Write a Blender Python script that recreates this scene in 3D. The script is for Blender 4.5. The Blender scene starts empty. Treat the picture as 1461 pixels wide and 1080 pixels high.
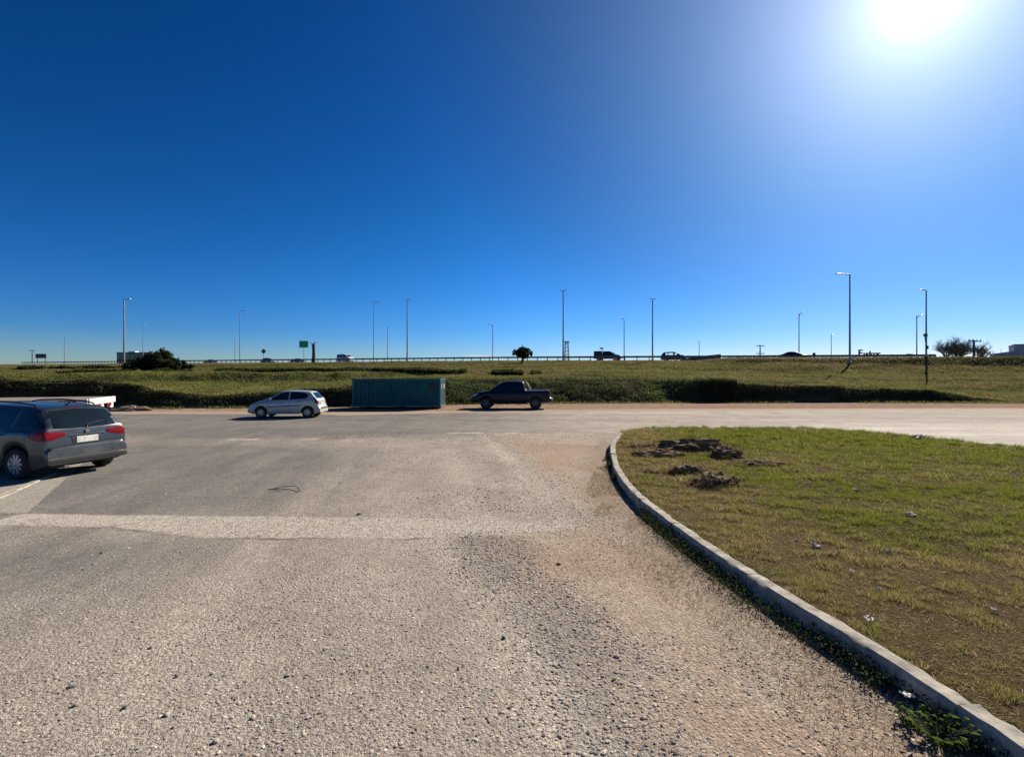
import bpy, bmesh, math, random
import numpy as np
from mathutils import Vector, Matrix
from mathutils.bvhtree import BVHTree

S = bpy.context.scene
COL = S.collection
R = math.radians
rng = np.random.default_rng(7)
random.seed(7)

# ------------------------------------------------------------------ camera, sky, sun, exposure
F, CX, HY, EYE = 705.0, 730.5, 536.0, 2.1
cam = bpy.data.cameras.new('camera'); camo = bpy.data.objects.new('camera', cam); COL.objects.link(camo)
camo.location = (0, 0, EYE); camo.rotation_euler = (R(90), 0, 0)
cam.sensor_width = 36; cam.lens = 36*F/1461; cam.shift_y = -(540-HY)/1461
cam.clip_start = .05; cam.clip_end = 12000
S.camera = camo

SUN_AZ, SUN_EL = R(39.8), R(31.0)
SUN_DIR = Vector((math.sin(SUN_AZ)*math.cos(SUN_EL), math.cos(SUN_AZ)*math.cos(SUN_EL), math.sin(SUN_EL)))
sl = bpy.data.lights.new('sun', 'SUN'); sl.energy = 4.9; sl.angle = R(.5); sl.color = (1, .91, .78)
so = bpy.data.objects.new('sun', sl); COL.objects.link(so)
so.rotation_euler = SUN_DIR.to_track_quat('Z', 'Y').to_euler()

W = bpy.data.worlds.new('World'); S.world = W; W.use_nodes = True
EXPO = .85; SKYK = .085*2**EXPO
def build_world():
    nt = W.node_tree; nt.nodes.clear()
    N = nt.nodes.new; L = nt.links.new
    out = N('ShaderNodeOutputWorld'); bg = N('ShaderNodeBackground'); bg.inputs['Strength'].default_value = .085
    sky = N('ShaderNodeTexSky'); sky.sky_type = 'NISHITA'; sky.sun_disc = False
    sky.sun_elevation = SUN_EL; sky.sun_rotation = SUN_AZ
    sky.air_density = 1.0; sky.dust_density = .35; sky.ozone_density = 3.0; sky.altitude = 400
    hs = N('ShaderNodeHueSaturation'); hs.inputs['Saturation'].default_value = 1.2; hs.inputs['Hue'].default_value = .494
    L(sky.outputs[0], hs.inputs['Color'])
    # clear dry winter air: deepen each channel of the sky
    sc = N('ShaderNodeSeparateColor'); cc = N('ShaderNodeCombineColor'); L(hs.outputs[0], sc.inputs[0])
    for i, (a, e) in enumerate(((.47, 1.75), (.80, 1.47), (1.08, 1.45))):
        q = N('ShaderNodeMath'); q.operation = 'MULTIPLY'; q.inputs[1].default_value = .101; L(sc.outputs[i], q.inputs[0])
        q2 = N('ShaderNodeMath'); q2.operation = 'POWER'; q2.inputs[1].default_value = e; L(q.outputs[0], q2.inputs[0])
        q3 = N('ShaderNodeMath'); q3.operation = 'MULTIPLY'; q3.inputs[1].default_value = a/SKYK; L(q2.outputs[0], q3.inputs[0])
        L(q3.outputs[0], cc.inputs[i])
    tc = N('ShaderNodeTexCoord')
    nrm = N('ShaderNodeVectorMath'); nrm.operation = 'NORMALIZE'; L(tc.outputs['Generated'], nrm.inputs[0])
    dot = N('ShaderNodeVectorMath'); dot.operation = 'DOT_PRODUCT'; dot.inputs[1].default_value = SUN_DIR
    L(nrm.outputs[0], dot.inputs[0])
    mx = N('ShaderNodeMath'); mx.operation = 'MAXIMUM'; mx.inputs[1].default_value = 0; L(dot.outputs['Value'], mx.inputs[0])
    sep = N('ShaderNodeSeparateXYZ'); L(nrm.outputs[0], sep.inputs[0])
    low = N('ShaderNodeMapRange'); low.inputs[1].default_value = .30; low.inputs[2].default_value = .0; L(sep.outputs[2], low.inputs[0])
    tint = N('ShaderNodeMix'); tint.data_type = 'RGBA'; tint.inputs[6].default_value = (1, 1, 1, 1); tint.inputs[7].default_value = (1.06, .85, 1.2, 1); L(low.outputs[0], tint.inputs[0])
    near = N('ShaderNodeMapRange'); near.inputs[1].default_value = .74; near.inputs[2].default_value = 1; near.inputs[3].default_value = 1; near.inputs[4].default_value = .6; L(mx.outputs[0], near.inputs[0])
    t1 = N('ShaderNodeVectorMath'); t1.operation = 'MULTIPLY'; L(cc.outputs[0], t1.inputs[0]); L(tint.outputs[2], t1.inputs[1])
    t2 = N('ShaderNodeVectorMath'); t2.operation = 'SCALE'; L(t1.outputs[0], t2.inputs[0]); L(near.outputs[0], t2.inputs['Scale'])
    hz = N('ShaderNodeMapRange'); hz.interpolation_type = 'SMOOTHSTEP'; hz.inputs[1].default_value = .085; hz.inputs[2].default_value = .0; L(sep.outputs[2], hz.inputs[0])
    pale = N('ShaderNodeVectorMath'); pale.operation = 'SCALE'; pale.inputs[0].default_value = (.13/SKYK, .12/SKYK, .03/SKYK); L(hz.outputs[0], pale.inputs['Scale'])
    t3 = N('ShaderNodeVectorMath'); L(t2.outputs[0], t3.inputs[0]); L(pale.outputs[0], t3.inputs[1])
    last = t3.outputs[0]
    # the bright aureole of hazy air round the sun
    for n, c, k in ((2500, (1, .98, .95), 25), (330, (.9, .95, 1), 4), (60, (.98, .88, .95), 3.5), (12, (.44, .63, .95), 3.2)):
        p = N('ShaderNodeMath'); p.operation = 'POWER'; p.inputs[1].default_value = n; L(mx.outputs[0], p.inputs[0])
        m = N('ShaderNodeMix'); m.data_type = 'RGBA'; m.blend_type = 'ADD'; m.inputs[0].default_value = 1
        g = N('ShaderNodeVectorMath'); g.operation = 'SCALE'; g.inputs[0].default_value = [x*k*.12/SKYK for x in c]
        L(p.outputs[0], g.inputs['Scale'])
        L(last, m.inputs[6]); L(g.outputs[0], m.inputs[7]); last = m.outputs[2]
    # a few small clouds low over the horizon
    mp = N('ShaderNodeMapping'); mp.inputs['Scale'].default_value = (14, 14, 90); L(nrm.outputs[0], mp.inputs[0])
    nz = N('ShaderNodeTexNoise'); nz.inputs['Scale'].default_value = 1; nz.inputs['Detail'].default_value = 5; L(mp.outputs[0], nz.inputs['Vector'])
    r1 = N('ShaderNodeMapRange'); r1.inputs[1].default_value = .56; r1.inputs[2].default_value = .72; L(nz.outputs[0], r1.inputs[0])
    r2 = N('ShaderNodeMapRange'); r2.inputs[1].default_value = .052; r2.inputs[2].default_value = .03; L(sep.outputs[2], r2.inputs[0])
    cx = N('ShaderNodeMapRange'); cx.inputs[1].default_value = -.28; cx.inputs[2].default_value = -.12; L(sep.outputs[0], cx.inputs[0])
    mq = N('ShaderNodeMath'); mq.operation = 'MULTIPLY'; L(r1.outputs[0], mq.inputs[0]); L(cx.outputs[0], mq.inputs[1])
    mm = N('ShaderNodeMath'); mm.operation = 'MULTIPLY'; L(mq.outputs[0], mm.inputs[0]); L(r2.outputs[0], mm.inputs[1])
    m = N('ShaderNodeMix'); m.data_type = 'RGBA'; L(mm.outputs[0], m.inputs[0]); L(last, m.inputs[6]); m.inputs[7].default_value = (.75/SKYK, .82/SKYK, .9/SKYK, 1)
    L(m.outputs[2], bg.inputs['Color']); L(bg.outputs[0], out.inputs[0])
build_world()
S.view_settings.view_transform = 'Standard'; S.view_settings.look = 'None'
S.view_settings.exposure = EXPO; S.view_settings.gamma = 1
S.cycles.max_bounces = 6; S.cycles.transparent_max_bounces = 12; S.cycles.use_denoising = True

# ------------------------------------------------------------------ helpers
def tag(o, label=None, cat=None, group=None, kind=None):
    if label: o['label'] = label
    if cat: o['category'] = cat
    if group: o['group'] = group
    if kind: o['kind'] = kind
    return o
def empty(name, loc=(0, 0, 0), rz=0, label=None, cat=None, group=None):
    o = bpy.data.objects.new(name, None); COL.objects.link(o); o.location = loc; o.rotation_euler = (0, 0, rz)
    o.empty_display_size = .2
    return tag(o, label, cat, group)
def link(name, me, mat=None, parent=None):
    o = bpy.data.objects.new(name, me); COL.objects.link(o)
    if mat is not None: me.materials.append(mat)
    if parent is not None: o.parent = parent
    return o
def npmesh(name, V, Fa, col=None, smooth=False):
    """V (n,3), Fa (m,k) arrays with constant k"""
    me = bpy.data.meshes.new(name)
    V = np.asarray(V, np.float32); Fa = np.asarray(Fa, np.int32); m, k = Fa.shape
    me.vertices.add(len(V)); me.vertices.foreach_set('co', V.ravel())
    me.loops.add(m*k); me.loops.foreach_set('vertex_index', Fa.ravel())
    me.polygons.add(m); me.polygons.foreach_set('loop_start', np.arange(m, dtype=np.int32)*k)
    me.polygons.foreach_set('use_smooth', np.full(m, smooth))
    me.update(calc_edges=True); me.validate()
    if col is not None:
        for nm, c in col.items():
            a = me.attributes.new(nm, 'FLOAT_COLOR', 'POINT')
            c4 = np.ones((len(V), 4), np.float32); c4[:, :3] = c
            a.data.foreach_set('color', c4.ravel())
    return me
def bm_mesh(name, bm, sharp=None, smooth=False):
    me = bpy.data.meshes.new(name); bm.normal_update()
    if smooth:
        for f in bm.faces: f.smooth = True
    bm.to_mesh(me); bm.free()
    if sharp is not None: me.set_sharp_from_angle(angle=R(sharp))
    return me
def box(bm, c, s, rz=0, bev=0, rx=0, ry=0):
    M = Matrix.Translation(c) @ Matrix.Rotation(rz, 4, 'Z') @ Matrix.Rotation(ry, 4, 'Y') @ Matrix.Rotation(rx, 4, 'X') @ Matrix.Diagonal((s[0], s[1], s[2], 1))
    g = bmesh.ops.create_cube(bm, size=1, matrix=M)
    if bev:
        es = list({e for v in g['verts'] for e in v.link_edges})
        bmesh.ops.bevel(bm, geom=es, offset=bev, segments=2, affect='EDGES', profile=.5)
def tube(bm, pts, rad, n=8, cap=True):
    pts = [Vector(p) for p in pts]; rad = rad if hasattr(rad, '__len__') else [rad]*len(pts)
    rings = []; ref = None
    for i, p in enumerate(pts):
        d = (pts[min(i+1, len(pts)-1)]-pts[max(i-1, 0)]).normalized()
        if ref is None or abs(ref.dot(d)) > .95: ref = Vector((1, 0, 0)) if abs(d.x) < .8 else Vector((0, 1, 0))
        a = d.cross(ref).normalized(); b = d.cross(a)
        rings.append([bm.verts.new(p+(a*math.cos(2*math.pi*k/n)+b*math.sin(2*math.pi*k/n))*rad[i]) for k in range(n)])
    for r0, r1 in zip(rings, rings[1:]):
        for k in range(n): bm.faces.new((r0[k], r0[(k+1) % n], r1[(k+1) % n], r1[k]))
    if cap: bm.faces.new(rings[0][::-1]); bm.faces.new(rings[-1])
def lathe(bm, prof, n=32, M=Matrix()):
    """prof: (radius, axial) pairs round local Y"""
    rings = [[bm.verts.new(M @ Vector((r*math.cos(2*math.pi*k/n), a, r*math.sin(2*math.pi*k/n)))) for k in range(n)] for r, a in prof]
    for r0, r1 in zip(rings, rings[1:]):
        for k in range(n): bm.faces.new((r0[k], r0[(k+1) % n], r1[(k+1) % n], r1[k]))
    return rings
def B(name, fn, mat, parent=None, sharp=40, smooth=False):
    bm = bmesh.new(); fn(bm)
    bmesh.ops.recalc_face_normals(bm, faces=bm.faces)
    return link(name, bm_mesh(name, bm, sharp if smooth else None, smooth), mat, parent)
def hashn(ix, iy, seed):
    h = (ix.astype(np.int64)*374761393 + iy.astype(np.int64)*668265263 + seed*2147483647+seed*97) & 0xffffffff
    h = ((h ^ (h >> 13))*1274126177) & 0xffffffff
    return ((h ^ (h >> 16)) & 0xffff)/65535.0
def vn(x, y, seed=0):
    xi, yi = np.floor(x), np.floor(y); fx, fy = x-xi, y-yi
    fx = fx*fx*(3-2*fx); fy = fy*fy*(3-2*fy)
    a, b, c, d = hashn(xi, yi, seed), hashn(xi+1, yi, seed), hashn(xi, yi+1, seed), hashn(xi+1, yi+1, seed)
    return (a*(1-fx)+b*fx)*(1-fy)+(c*(1-fx)+d*fx)*fy
def fbm(x, y, seed=0, o=4):
    t = 0; a = .5; s = 0
    for i in range(o): t = t+a*vn(x*2**i, y*2**i, seed+i); s += a; a *= .5
    return t/s
def sst(a, b, x):
    t = np.clip((x-a)/(b-a), 0, 1); return t*t*(3-2*t)
def ip(x, tab): 
    return np.interp(x, [t[0] for t in tab], [t[1] for t in tab])
def wx(px, Y): return (px-CX)/F*Y
def wz(py, Y): return EYE-(py-HY)/F*Y

# ------------------------------------------------------------------ materials
def node_mat(name):
    m = bpy.data.materials.new(name); m.use_nodes = True; nt = m.node_tree
    return m, nt, nt.nodes['Principled BSDF']
def pmat(name, col, rough=.5, metal=0, coat=0, noise=.0, nscale=8, spec=.5, bump=0):
    m, nt, p = node_mat(name)
    p.inputs['Base Color'].default_value = (*col, 1); p.inputs['Roughness'].default_value = rough
    p.inputs['Metallic'].default_value = metal; p.inputs['Coat Weight'].default_value = coat; p.inputs['Coat Roughness'].default_value = .06
    p.inputs['Specular IOR Level'].default_value = spec
    if noise or bump:
        N = nt.nodes.new; L = nt.links.new
        tc = N('ShaderNodeTexCoord'); nz = N('ShaderNodeTexNoise'); nz.inputs['Scale'].default_value = nscale; nz.inputs['Detail'].default_value = 6
        nz.inputs['Roughness'].default_value = .65
        L(tc.outputs['Object'], nz.inputs['Vector'])
        if noise:
            mr = N('ShaderNodeMapRange'); mr.inputs[1].default_value = .3; mr.inputs[2].default_value = .7
            mr.inputs[3].default_value = 1-noise; mr.inputs[4].default_value = 1+noise*.6
            L(nz.outputs[0], mr.inputs[0])
            sc = N('ShaderNodeVectorMath'); sc.operation = 'SCALE'; sc.inputs[0].default_value = col; L(mr.outputs[0], sc.inputs['Scale'])
            L(sc.outputs[0], p.inputs['Base Color'])
            mr2 = N('ShaderNodeMapRange'); mr2.inputs[3].default_value = max(0, rough-.08); mr2.inputs[4].default_value = min(1, rough+.15); L(nz.outputs[0], mr2.inputs[0])
            L(mr2.outputs[0], p.inputs['Roughness'])
        if bump:
            b = N('ShaderNodeBump'); b.inputs['Strength'].default_value = bump; b.inputs['Distance'].default_value = .01
            L(nz.outputs[0], b.inputs['Height']); L(b.outputs[0], p.inputs['Normal'])
    return m
def leaf_mat(name, trans=.35, rough=.6, spec=.2):
    m, nt, p = node_mat(name); N = nt.nodes.new; L = nt.links.new
    at = N('ShaderNodeAttribute'); at.attribute_name = 'Col'
    p.inputs['Roughness'].default_value = rough; p.inputs['Specular IOR Level'].default_value = spec
    L(at.outputs['Color'], p.inputs['Base Color'])
    t = N('ShaderNodeBsdfTranslucent'); L(at.outputs['Color'], t.inputs['Color'])
    mx = N('ShaderNodeMixShader'); mx.inputs[0].default_value = trans
    L(p.outputs[0], mx.inputs[1]); L(t.outputs[0], mx.inputs[2]); L(mx.outputs[0], nt.nodes['Material Output'].inputs[0])
    return m
class NG:
    """small helper for node graphs"""
    def __init__(s, nt): s.nt = nt; s.N = nt.nodes.new; s.L = nt.links.new
    def val(s, node, i, v):
        if hasattr(v, 'default_value') or isinstance(v, bpy.types.NodeSocket): s.L(v, node.inputs[i])
        else: node.inputs[i].default_value = v
    def math(s, op, a, b=0.0, clamp=False):
        n = s.N('ShaderNodeMath'); n.operation = op; n.use_clamp = clamp; s.val(n, 0, a); s.val(n, 1, b); return n.outputs[0]
    def noise(s, vec, sc, det=4, rough=.6):
        n = s.N('ShaderNodeTexNoise'); n.inputs['Scale'].default_value = sc; n.inputs['Detail'].default_value = det; n.inputs['Roughness'].default_value = rough
        s.L(vec, n.inputs['Vector']); return n.outputs[0]
    def vor(s, vec, sc, out='Distance', rnd=1):
        n = s.N('ShaderNodeTexVoronoi'); n.inputs['Scale'].default_value = sc; n.inputs['Randomness'].default_value = rnd; s.L(vec, n.inputs['Vector']); return n.outputs[out]
    def rng(s, v, a, b, c=0.0, d=1.0):
        n = s.N('ShaderNodeMapRange'); n.interpolation_type = 'SMOOTHSTEP' if (c, d) == (0., 1.) else 'LINEAR'
        s.val(n, 0, v); n.inputs[1].default_value = a; n.inputs[2].default_value = b; n.inputs[3].default_value = c; n.inputs[4].default_value = d; return n.outputs[0]
    def mix(s, f, a, b, bt='MIX'):
        n = s.N('ShaderNodeMix'); n.data_type = 'RGBA'; n.blend_type = bt
        s.val(n, 0, f)
        for i, v in ((6, a), (7, b)):
            if isinstance(v, tuple): n.inputs[i].default_value = (*v, 1)
            else: s.L(v, n.inputs[i])
        return n.outputs[2]
    def scale(s, c, f):
        n = s.N('ShaderNodeVectorMath'); n.operation = 'SCALE'
        if isinstance(c, tuple): n.inputs[0].default_value = c
        else: s.L(c, n.inputs[0])
        s.val(n, 3, f); return n.outputs[0]
    def attr(s, name):
        a = s.N('ShaderNodeAttribute'); a.attribute_name = name; sp = s.N('ShaderNodeSeparateColor'); s.L(a.outputs['Color'], sp.inputs[0]); return sp.outputs
    def map(s, vec, sc):
        n = s.N('ShaderNodeMapping'); n.inputs['Scale'].default_value = sc; s.L(vec, n.inputs[0]); return n.outputs[0]

def road_material():
    m, nt, p = node_mat('worn_asphalt'); g = NG(nt)
    pos = g.N('ShaderNodeTexCoord').outputs['Object']
    A = g.attr('A'); Bm = g.attr('Bm'); Cm = g.attr('Cm')
    n1 = g.noise(pos, 1.3, 6); n2 = g.noise(pos, 9, 6, .7); n3 = g.noise(pos, 60, 4, .7); n4 = g.noise(pos, .35, 4)
    pert = g.math('ADD', g.math('MULTIPLY', g.math('SUBTRACT', n2, .5), .9), g.math('MULTIPLY', g.math('SUBTRACT', n3, .5), .7))
    def mask(v, w=.12): return g.rng(g.math('ADD', v, pert), .5-w, .5+w)
    ag = g.vor(pos, 95, 'Color'); agd = g.vor(pos, 95); ag2 = g.vor(pos, 38, 'Color'); ag2d = g.vor(pos, 38)
    agv = g.N('ShaderNodeSeparateColor'); g.L(ag, agv.inputs[0])
    agv2 = g.N('ShaderNodeSeparateColor'); g.L(ag2, agv2.inputs[0])
    asph = g.mix(g.rng(n1, .3, .7), (.29, .252, .205), (.35, .305, .25))
    asph = g.mix(g.math('MULTIPLY', Bm[2], .95), asph, (.15, .141, .128))
    asph = g.mix(g.math('MULTIPLY', Bm[0], g.rng(n2, .2, .75)), asph, (.46, .395, .32))
    asph = g.mix(g.rng(n4, .45, .75, 0., .35), asph, (.23, .205, .178))
    bl = g.noise(g.map(pos, (1.0, .55, 1)), .9, 7, .75); asph = g.scale(asph, g.rng(bl, .38, .62, .84, 1.1))
    dirt = g.mix(g.rng(n2, .3, .7), (.31, .255, .20), (.40, .335, .265))
    dirt = g.mix(g.math('MULTIPLY', Bm[1], .85), dirt, (.33, .24, .175))
    dirt = g.mix(g.math('MULTIPLY', Cm[0], g.rng(n2, .3, .65, .25, .8)), dirt, (.2, .155, .11))
    c = g.mix(mask(A[0]), dirt, asph)
    c = g.mix(g.math('MULTIPLY', g.rng(g.math('ADD', A[2], g.math('MULTIPLY', pert, 1.5)), .25, .95), .45), c, (.18, .162, .145))
    conc = g.mix(g.rng(n2, .25, .7), (.36, .32, .262), (.48, .43, .36))
    c = g.mix(g.math('MULTIPLY', mask(A[1], .2), .8), c, conc)
    c = g.mix(g.math('MULTIPLY', mask(Cm[1], .1), .85), c, (.32, .29, .24))
    c = g.mix(g.math('MULTIPLY', g.math('MULTIPLY', mask(Cm[2], .25), g.rng(n1, .3, .65)), .75), c, (.06, .054, .047))
    # aggregate: lighter and darker stones
    c = g.scale(c, g.math('MULTIPLY', g.rng(agv.outputs[0], 0, 1, .72, 1.3), g.rng(agv2.outputs[1], 0, 1, .82, 1.2)))
    c = g.scale(c, g.rng(n3, .25, .75, .82, 1.18))
    g.L(c, p.inputs['Base Color'])
    # the far right of the road is polished by traffic, in streaks along its length
    xyz = g.N('ShaderNodeSeparateXYZ'); g.L(pos, xyz.inputs[0])
    streak = g.noise(g.map(pos, (.08, 1.1, 1)), 1, 4, .6)
    pol = g.math('MULTIPLY', g.math('MULTIPLY', g.rng(xyz.outputs[0], 3, 16), g.rng(xyz.outputs[1], 25, 19)), g.rng(streak, .35, .65, .35, 1.))
    g.L(g.math('ADD', g.math('MULTIPLY', pol, .13), .04), p.inputs['Specular IOR Level'])
    g.L(g.math('SUBTRACT', g.rng(n2, 0, 1, .82, .98), g.math('MULTIPLY', pol, .12)), p.inputs['Roughness'])
    pit = g.rng(g.math('ADD', g.vor(pos, 17), g.math('MULTIPLY', g.math('SUBTRACT', n3, .5), .3)), .02, .22, -1., 0.)
    h = g.math('ADD', g.math('MULTIPLY', g.math('SUBTRACT', 1, agd), .5), g.math('MULTIPLY', g.math('SUBTRACT', .8, ag2d), .9))
    h = g.math('ADD', h, g.math('MULTIPLY', n2, 1.6)); h = g.math('ADD', h, g.math('MULTIPLY', n3, 1.2))
    h = g.math('ADD', h, g.math('MULTIPLY', pit, .5))
    b = g.N('ShaderNodeBump'); b.inputs['Strength'].default_value = .85; b.inputs['Distance'].default_value = .011
    h = g.math('MULTIPLY', h, g.math('SUBTRACT', g.rng(n1, .3, .7, .7, 1.15), g.math('MULTIPLY', Bm[2], .6)))
    g.L(h, b.inputs['Height']); g.L(b.outputs[0], p.inputs['Normal'])
    return m
def ground_material():
    m, nt, p = node_mat('earth_and_turf'); g = NG(nt)
    pos = g.N('ShaderNodeTexCoord').outputs['Object']
    A = g.attr('A')
    n1 = g.noise(pos, .25, 6, .65); n2 = g.noise(pos, 1.6, 6, .7); n3 = g.noise(pos, 12, 4, .7)
    st = g.noise(g.map(pos, (.12, .7, .7)), 1, 5, .65)
    grass = g.mix(g.rng(n1, .35, .65), (.15, .123, .056), (.118, .125, .04))
    grass = g.mix(g.rng(st, .45, .7), grass, (.14, .112, .052))
    grass = g.mix(g.math('MULTIPLY', g.rng(n2, .55, .75), .6), grass, (.045, .045, .017))
    grass = g.mix(g.math('MULTIPLY', A[2], .8), grass, (.125, .13, .036))
    dirt = g.mix(g.rng(n2, .3, .7), (.25, .165, .115), (.34, .255, .19))
    dirt = g.mix(g.math('MULTIPLY', g.rng(st, .5, .7), .6), dirt, (.20, .125, .085))
    pert = g.math('MULTIPLY', g.math('SUBTRACT', n2, .5), 1.3)
    c = g.mix(g.rng(g.math('ADD', A[0], pert), .4, .6), dirt, grass)
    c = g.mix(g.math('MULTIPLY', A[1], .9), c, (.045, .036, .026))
    c = g.scale(c, g.rng(n3, .25, .75, .75, 1.25))
    g.L(c, p.inputs['Base Color']); p.inputs['Roughness'].default_value = 1; p.inputs['Specular IOR Level'].default_value = .0
    b = g.N('ShaderNodeBump'); b.inputs['Strength'].default_value = 1; b.inputs['Distance'].default_value = .16
    g.L(g.math('ADD', n2, g.math('MULTIPLY', n3, .3)), b.inputs['Height']); g.L(b.outputs[0], p.inputs['Normal'])
    return m
def lawn_material():
    m, nt, p = node_mat('lawn_soil'); g = NG(nt)
    pos = g.N('ShaderNodeTexCoord').outputs['Object']; A = g.attr('A')
    n2 = g.noise(pos, 5, 6, .7); n3 = g.noise(pos, 45, 5, .75)
    c = g.mix(g.rng(g.math('ADD', A[0], g.math('MULTIPLY', g.math('SUBTRACT', n2, .5), .8)), .35, .65), (.13, .098, .052), (.07, .068, .018))
    c = g.mix(g.rng(n3, .52, .7), c, (.2, .155, .09)); c = g.mix(g.rng(n3, .5, .3), c, (.04, .032, .016))
    g.L(c, p.inputs['Base Color']); p.inputs['Roughness'].default_value = 1; p.inputs['Specular IOR Level'].default_value = .0
    b = g.N('ShaderNodeBump'); b.inputs['Strength'].default_value = 1; b.inputs['Distance'].default_value = .05
    g.L(n3, b.inputs['Height']); g.L(b.outputs[0], p.inputs['Normal'])
    return m
M_leaf = leaf_mat('leaves', .4, .95, .04); M_grass = leaf_mat('grass_blades', .45, .95, .03); M_stone = leaf_mat('stone_chips', 0, .9, .1)
M_dry = leaf_mat('dry_turf', .2, .9, .05)
M_bark = pmat('bark', (.07, .055, .045), .9, noise=.4, nscale=6)
M_conc = pmat('kerb_concrete', (.37, .335, .28), .9, noise=.62, nscale=7, bump=1, spec=.1)
M_galv = pmat('galvanised_steel', (.26, .28, .29), .5, metal=.4, noise=.2)
M_darksteel = pmat('weathered_steel', (.10, .115, .125), .6, metal=.3, noise=.3)
M_lamp = pmat('lamp_housing', (.55, .57, .58), .4, metal=.2)
M_black = pmat('black_plastic', (.012, .012, .013), .55, noise=.2)
M_rubber = pmat('tyre_rubber', (.018, .018, .018), .8, noise=.25, nscale=20)
M_alloy = pmat('alloy_wheel', (.42, .42, .42), .35, metal=.7, noise=.15)
M_glass = pmat('tinted_glass', (.006, .012, .014), .04, spec=.6)
M_red = pmat('red_lens', (.17, .0015, .004), .3, coat=.1, spec=.3)
M_clear = pmat('clear_lens', (.55, .56, .57), .12, coat=.8)
M_plate = pmat('plate_white', (.66, .66, .58), .4, noise=.45, nscale=22)
M_chrome = pmat('chrome_trim', (.7, .7, .7), .15, metal=1)

# ------------------------------------------------------------------ terrain
K = .51
def rail_Y(X): return 93-K*X
def road_z(X): return np.where(X < 0, 4.85-.0085*X, 4.85-.014*X).clip(3.2, 8)
YB = [(-200, 27), (-60, 29.5), (-40, 30), (-24, 31.5), (-11, 33.8), (-4.6, 36), (3.8, 38), (15, 39), (29, 39), (40, 38), (80, 36), (200, 34)]
ZB = [(-200, 1.5), (-60, 1.5), (-28, 1.65), (-25, 1.45), (-23.5, .95), (-20, .62), (-12, 1.1), (-6, 1.7), (4, 1.72), (16, 1.6), (22, 1.25), (28, 1.0), (33.5, .78), (36.6, .3), (39, .06), (200, .06)]
Z50 = [(-200, 1.7), (-48, 1.75), (-40, 1.5), (-30, 1.4), (-16, 1.5), (-8, 2.1), (5, 2.2), (20, 2.0), (30, 1.75), (42, 1.3), (60, 1.5), (200, 1.5)]
Z53 = [(-200, 1.95), (-48, 2.0), (-40, 2.25), (-30, 2.35), (-16, 2.45), (-8, 2.4), (5, 2.4), (20, 2.3), (30, 2.1), (42, 1.8), (60, 2.0), (200, 2.0)]
def bank_w(X): return .8+3.0*sst(-8, -3, X)*sst(17, 11, X)
def terrain(X, Y, noise=True):
    X = np.asarray(X, float); Y = np.asarray(Y, float)
    yb = ip(X, YB)+.8*(fbm(X*.25, X*0+3, 5)-.5); zb = ip(X, ZB); bw = bank_w(X); yt = yb+bw
    ya = np.minimum(50, yb+13); yc = ya+2.6
    yr = np.maximum(rail_Y(X), yc+8)-1.5; zr = road_z(X)
    z50 = ip(X, Z50); z53 = ip(X, Z53)
    t = (Y-yc)/(yr-yc)
    slope = np.where(t < .4, t*.5, .2+(t-.4)*1.3333)
    z = np.where(Y < yb, 0, np.where(Y < yt, zb*np.clip((Y-yb)/bw, 0, 1)**.85, np.where(Y < ya, zb+(z50-zb)*(Y-yt)/(ya-yt),
        np.where(Y < yc, z50+(z53-z50)*sst(0, 1, (Y-ya)/2.6), np.where(Y < yr, z53+(zr-z53)*slope, zr)))))
    far = (Y-yr-24)/40
    z = np.where(far > 0, zr+(3.0-zr)*sst(0, 1, far), z)
    # verge rises beside the right end of the highway
    z = z+.42*sst(28, 34, X)*sst(-3, -.5, Y-yr)*sst(1.9, 1.0, Y-yr)
    if noise:
        am = sst(0, 3, Y-yb)*sst(0, 6, np.abs(Y-yr-12)-11)
        z = z+am*(.35*(fbm(X*.22, Y*.22, 11)-.5)+.22*(fbm(X*.9, Y*.9, 17)-.5))
    return z
def lines(segs):
    o = []
    for a, b, n in segs: o += list(np.linspace(a, b, n, endpoint=False))
    return np.array(o)
def grid_mesh(name, xs, ys, zf, cols):
    X, Y = np.meshgrid(xs, ys); Z = zf(X, Y)
    nx, ny = len(xs), len(ys)
    i = (np.arange(ny-1)[:, None]*nx+np.arange(nx-1)[None]).ravel()
    Fa = np.stack([i, i+1, i+1+nx, i+nx], 1)
    V = np.stack([X.ravel(), Y.ravel(), Z.ravel()], 1)
    return npmesh(name, V, Fa, {k: np.stack([c.ravel() for c in f(X, Y)], 1) for k, f in cols.items()}, True)
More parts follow.
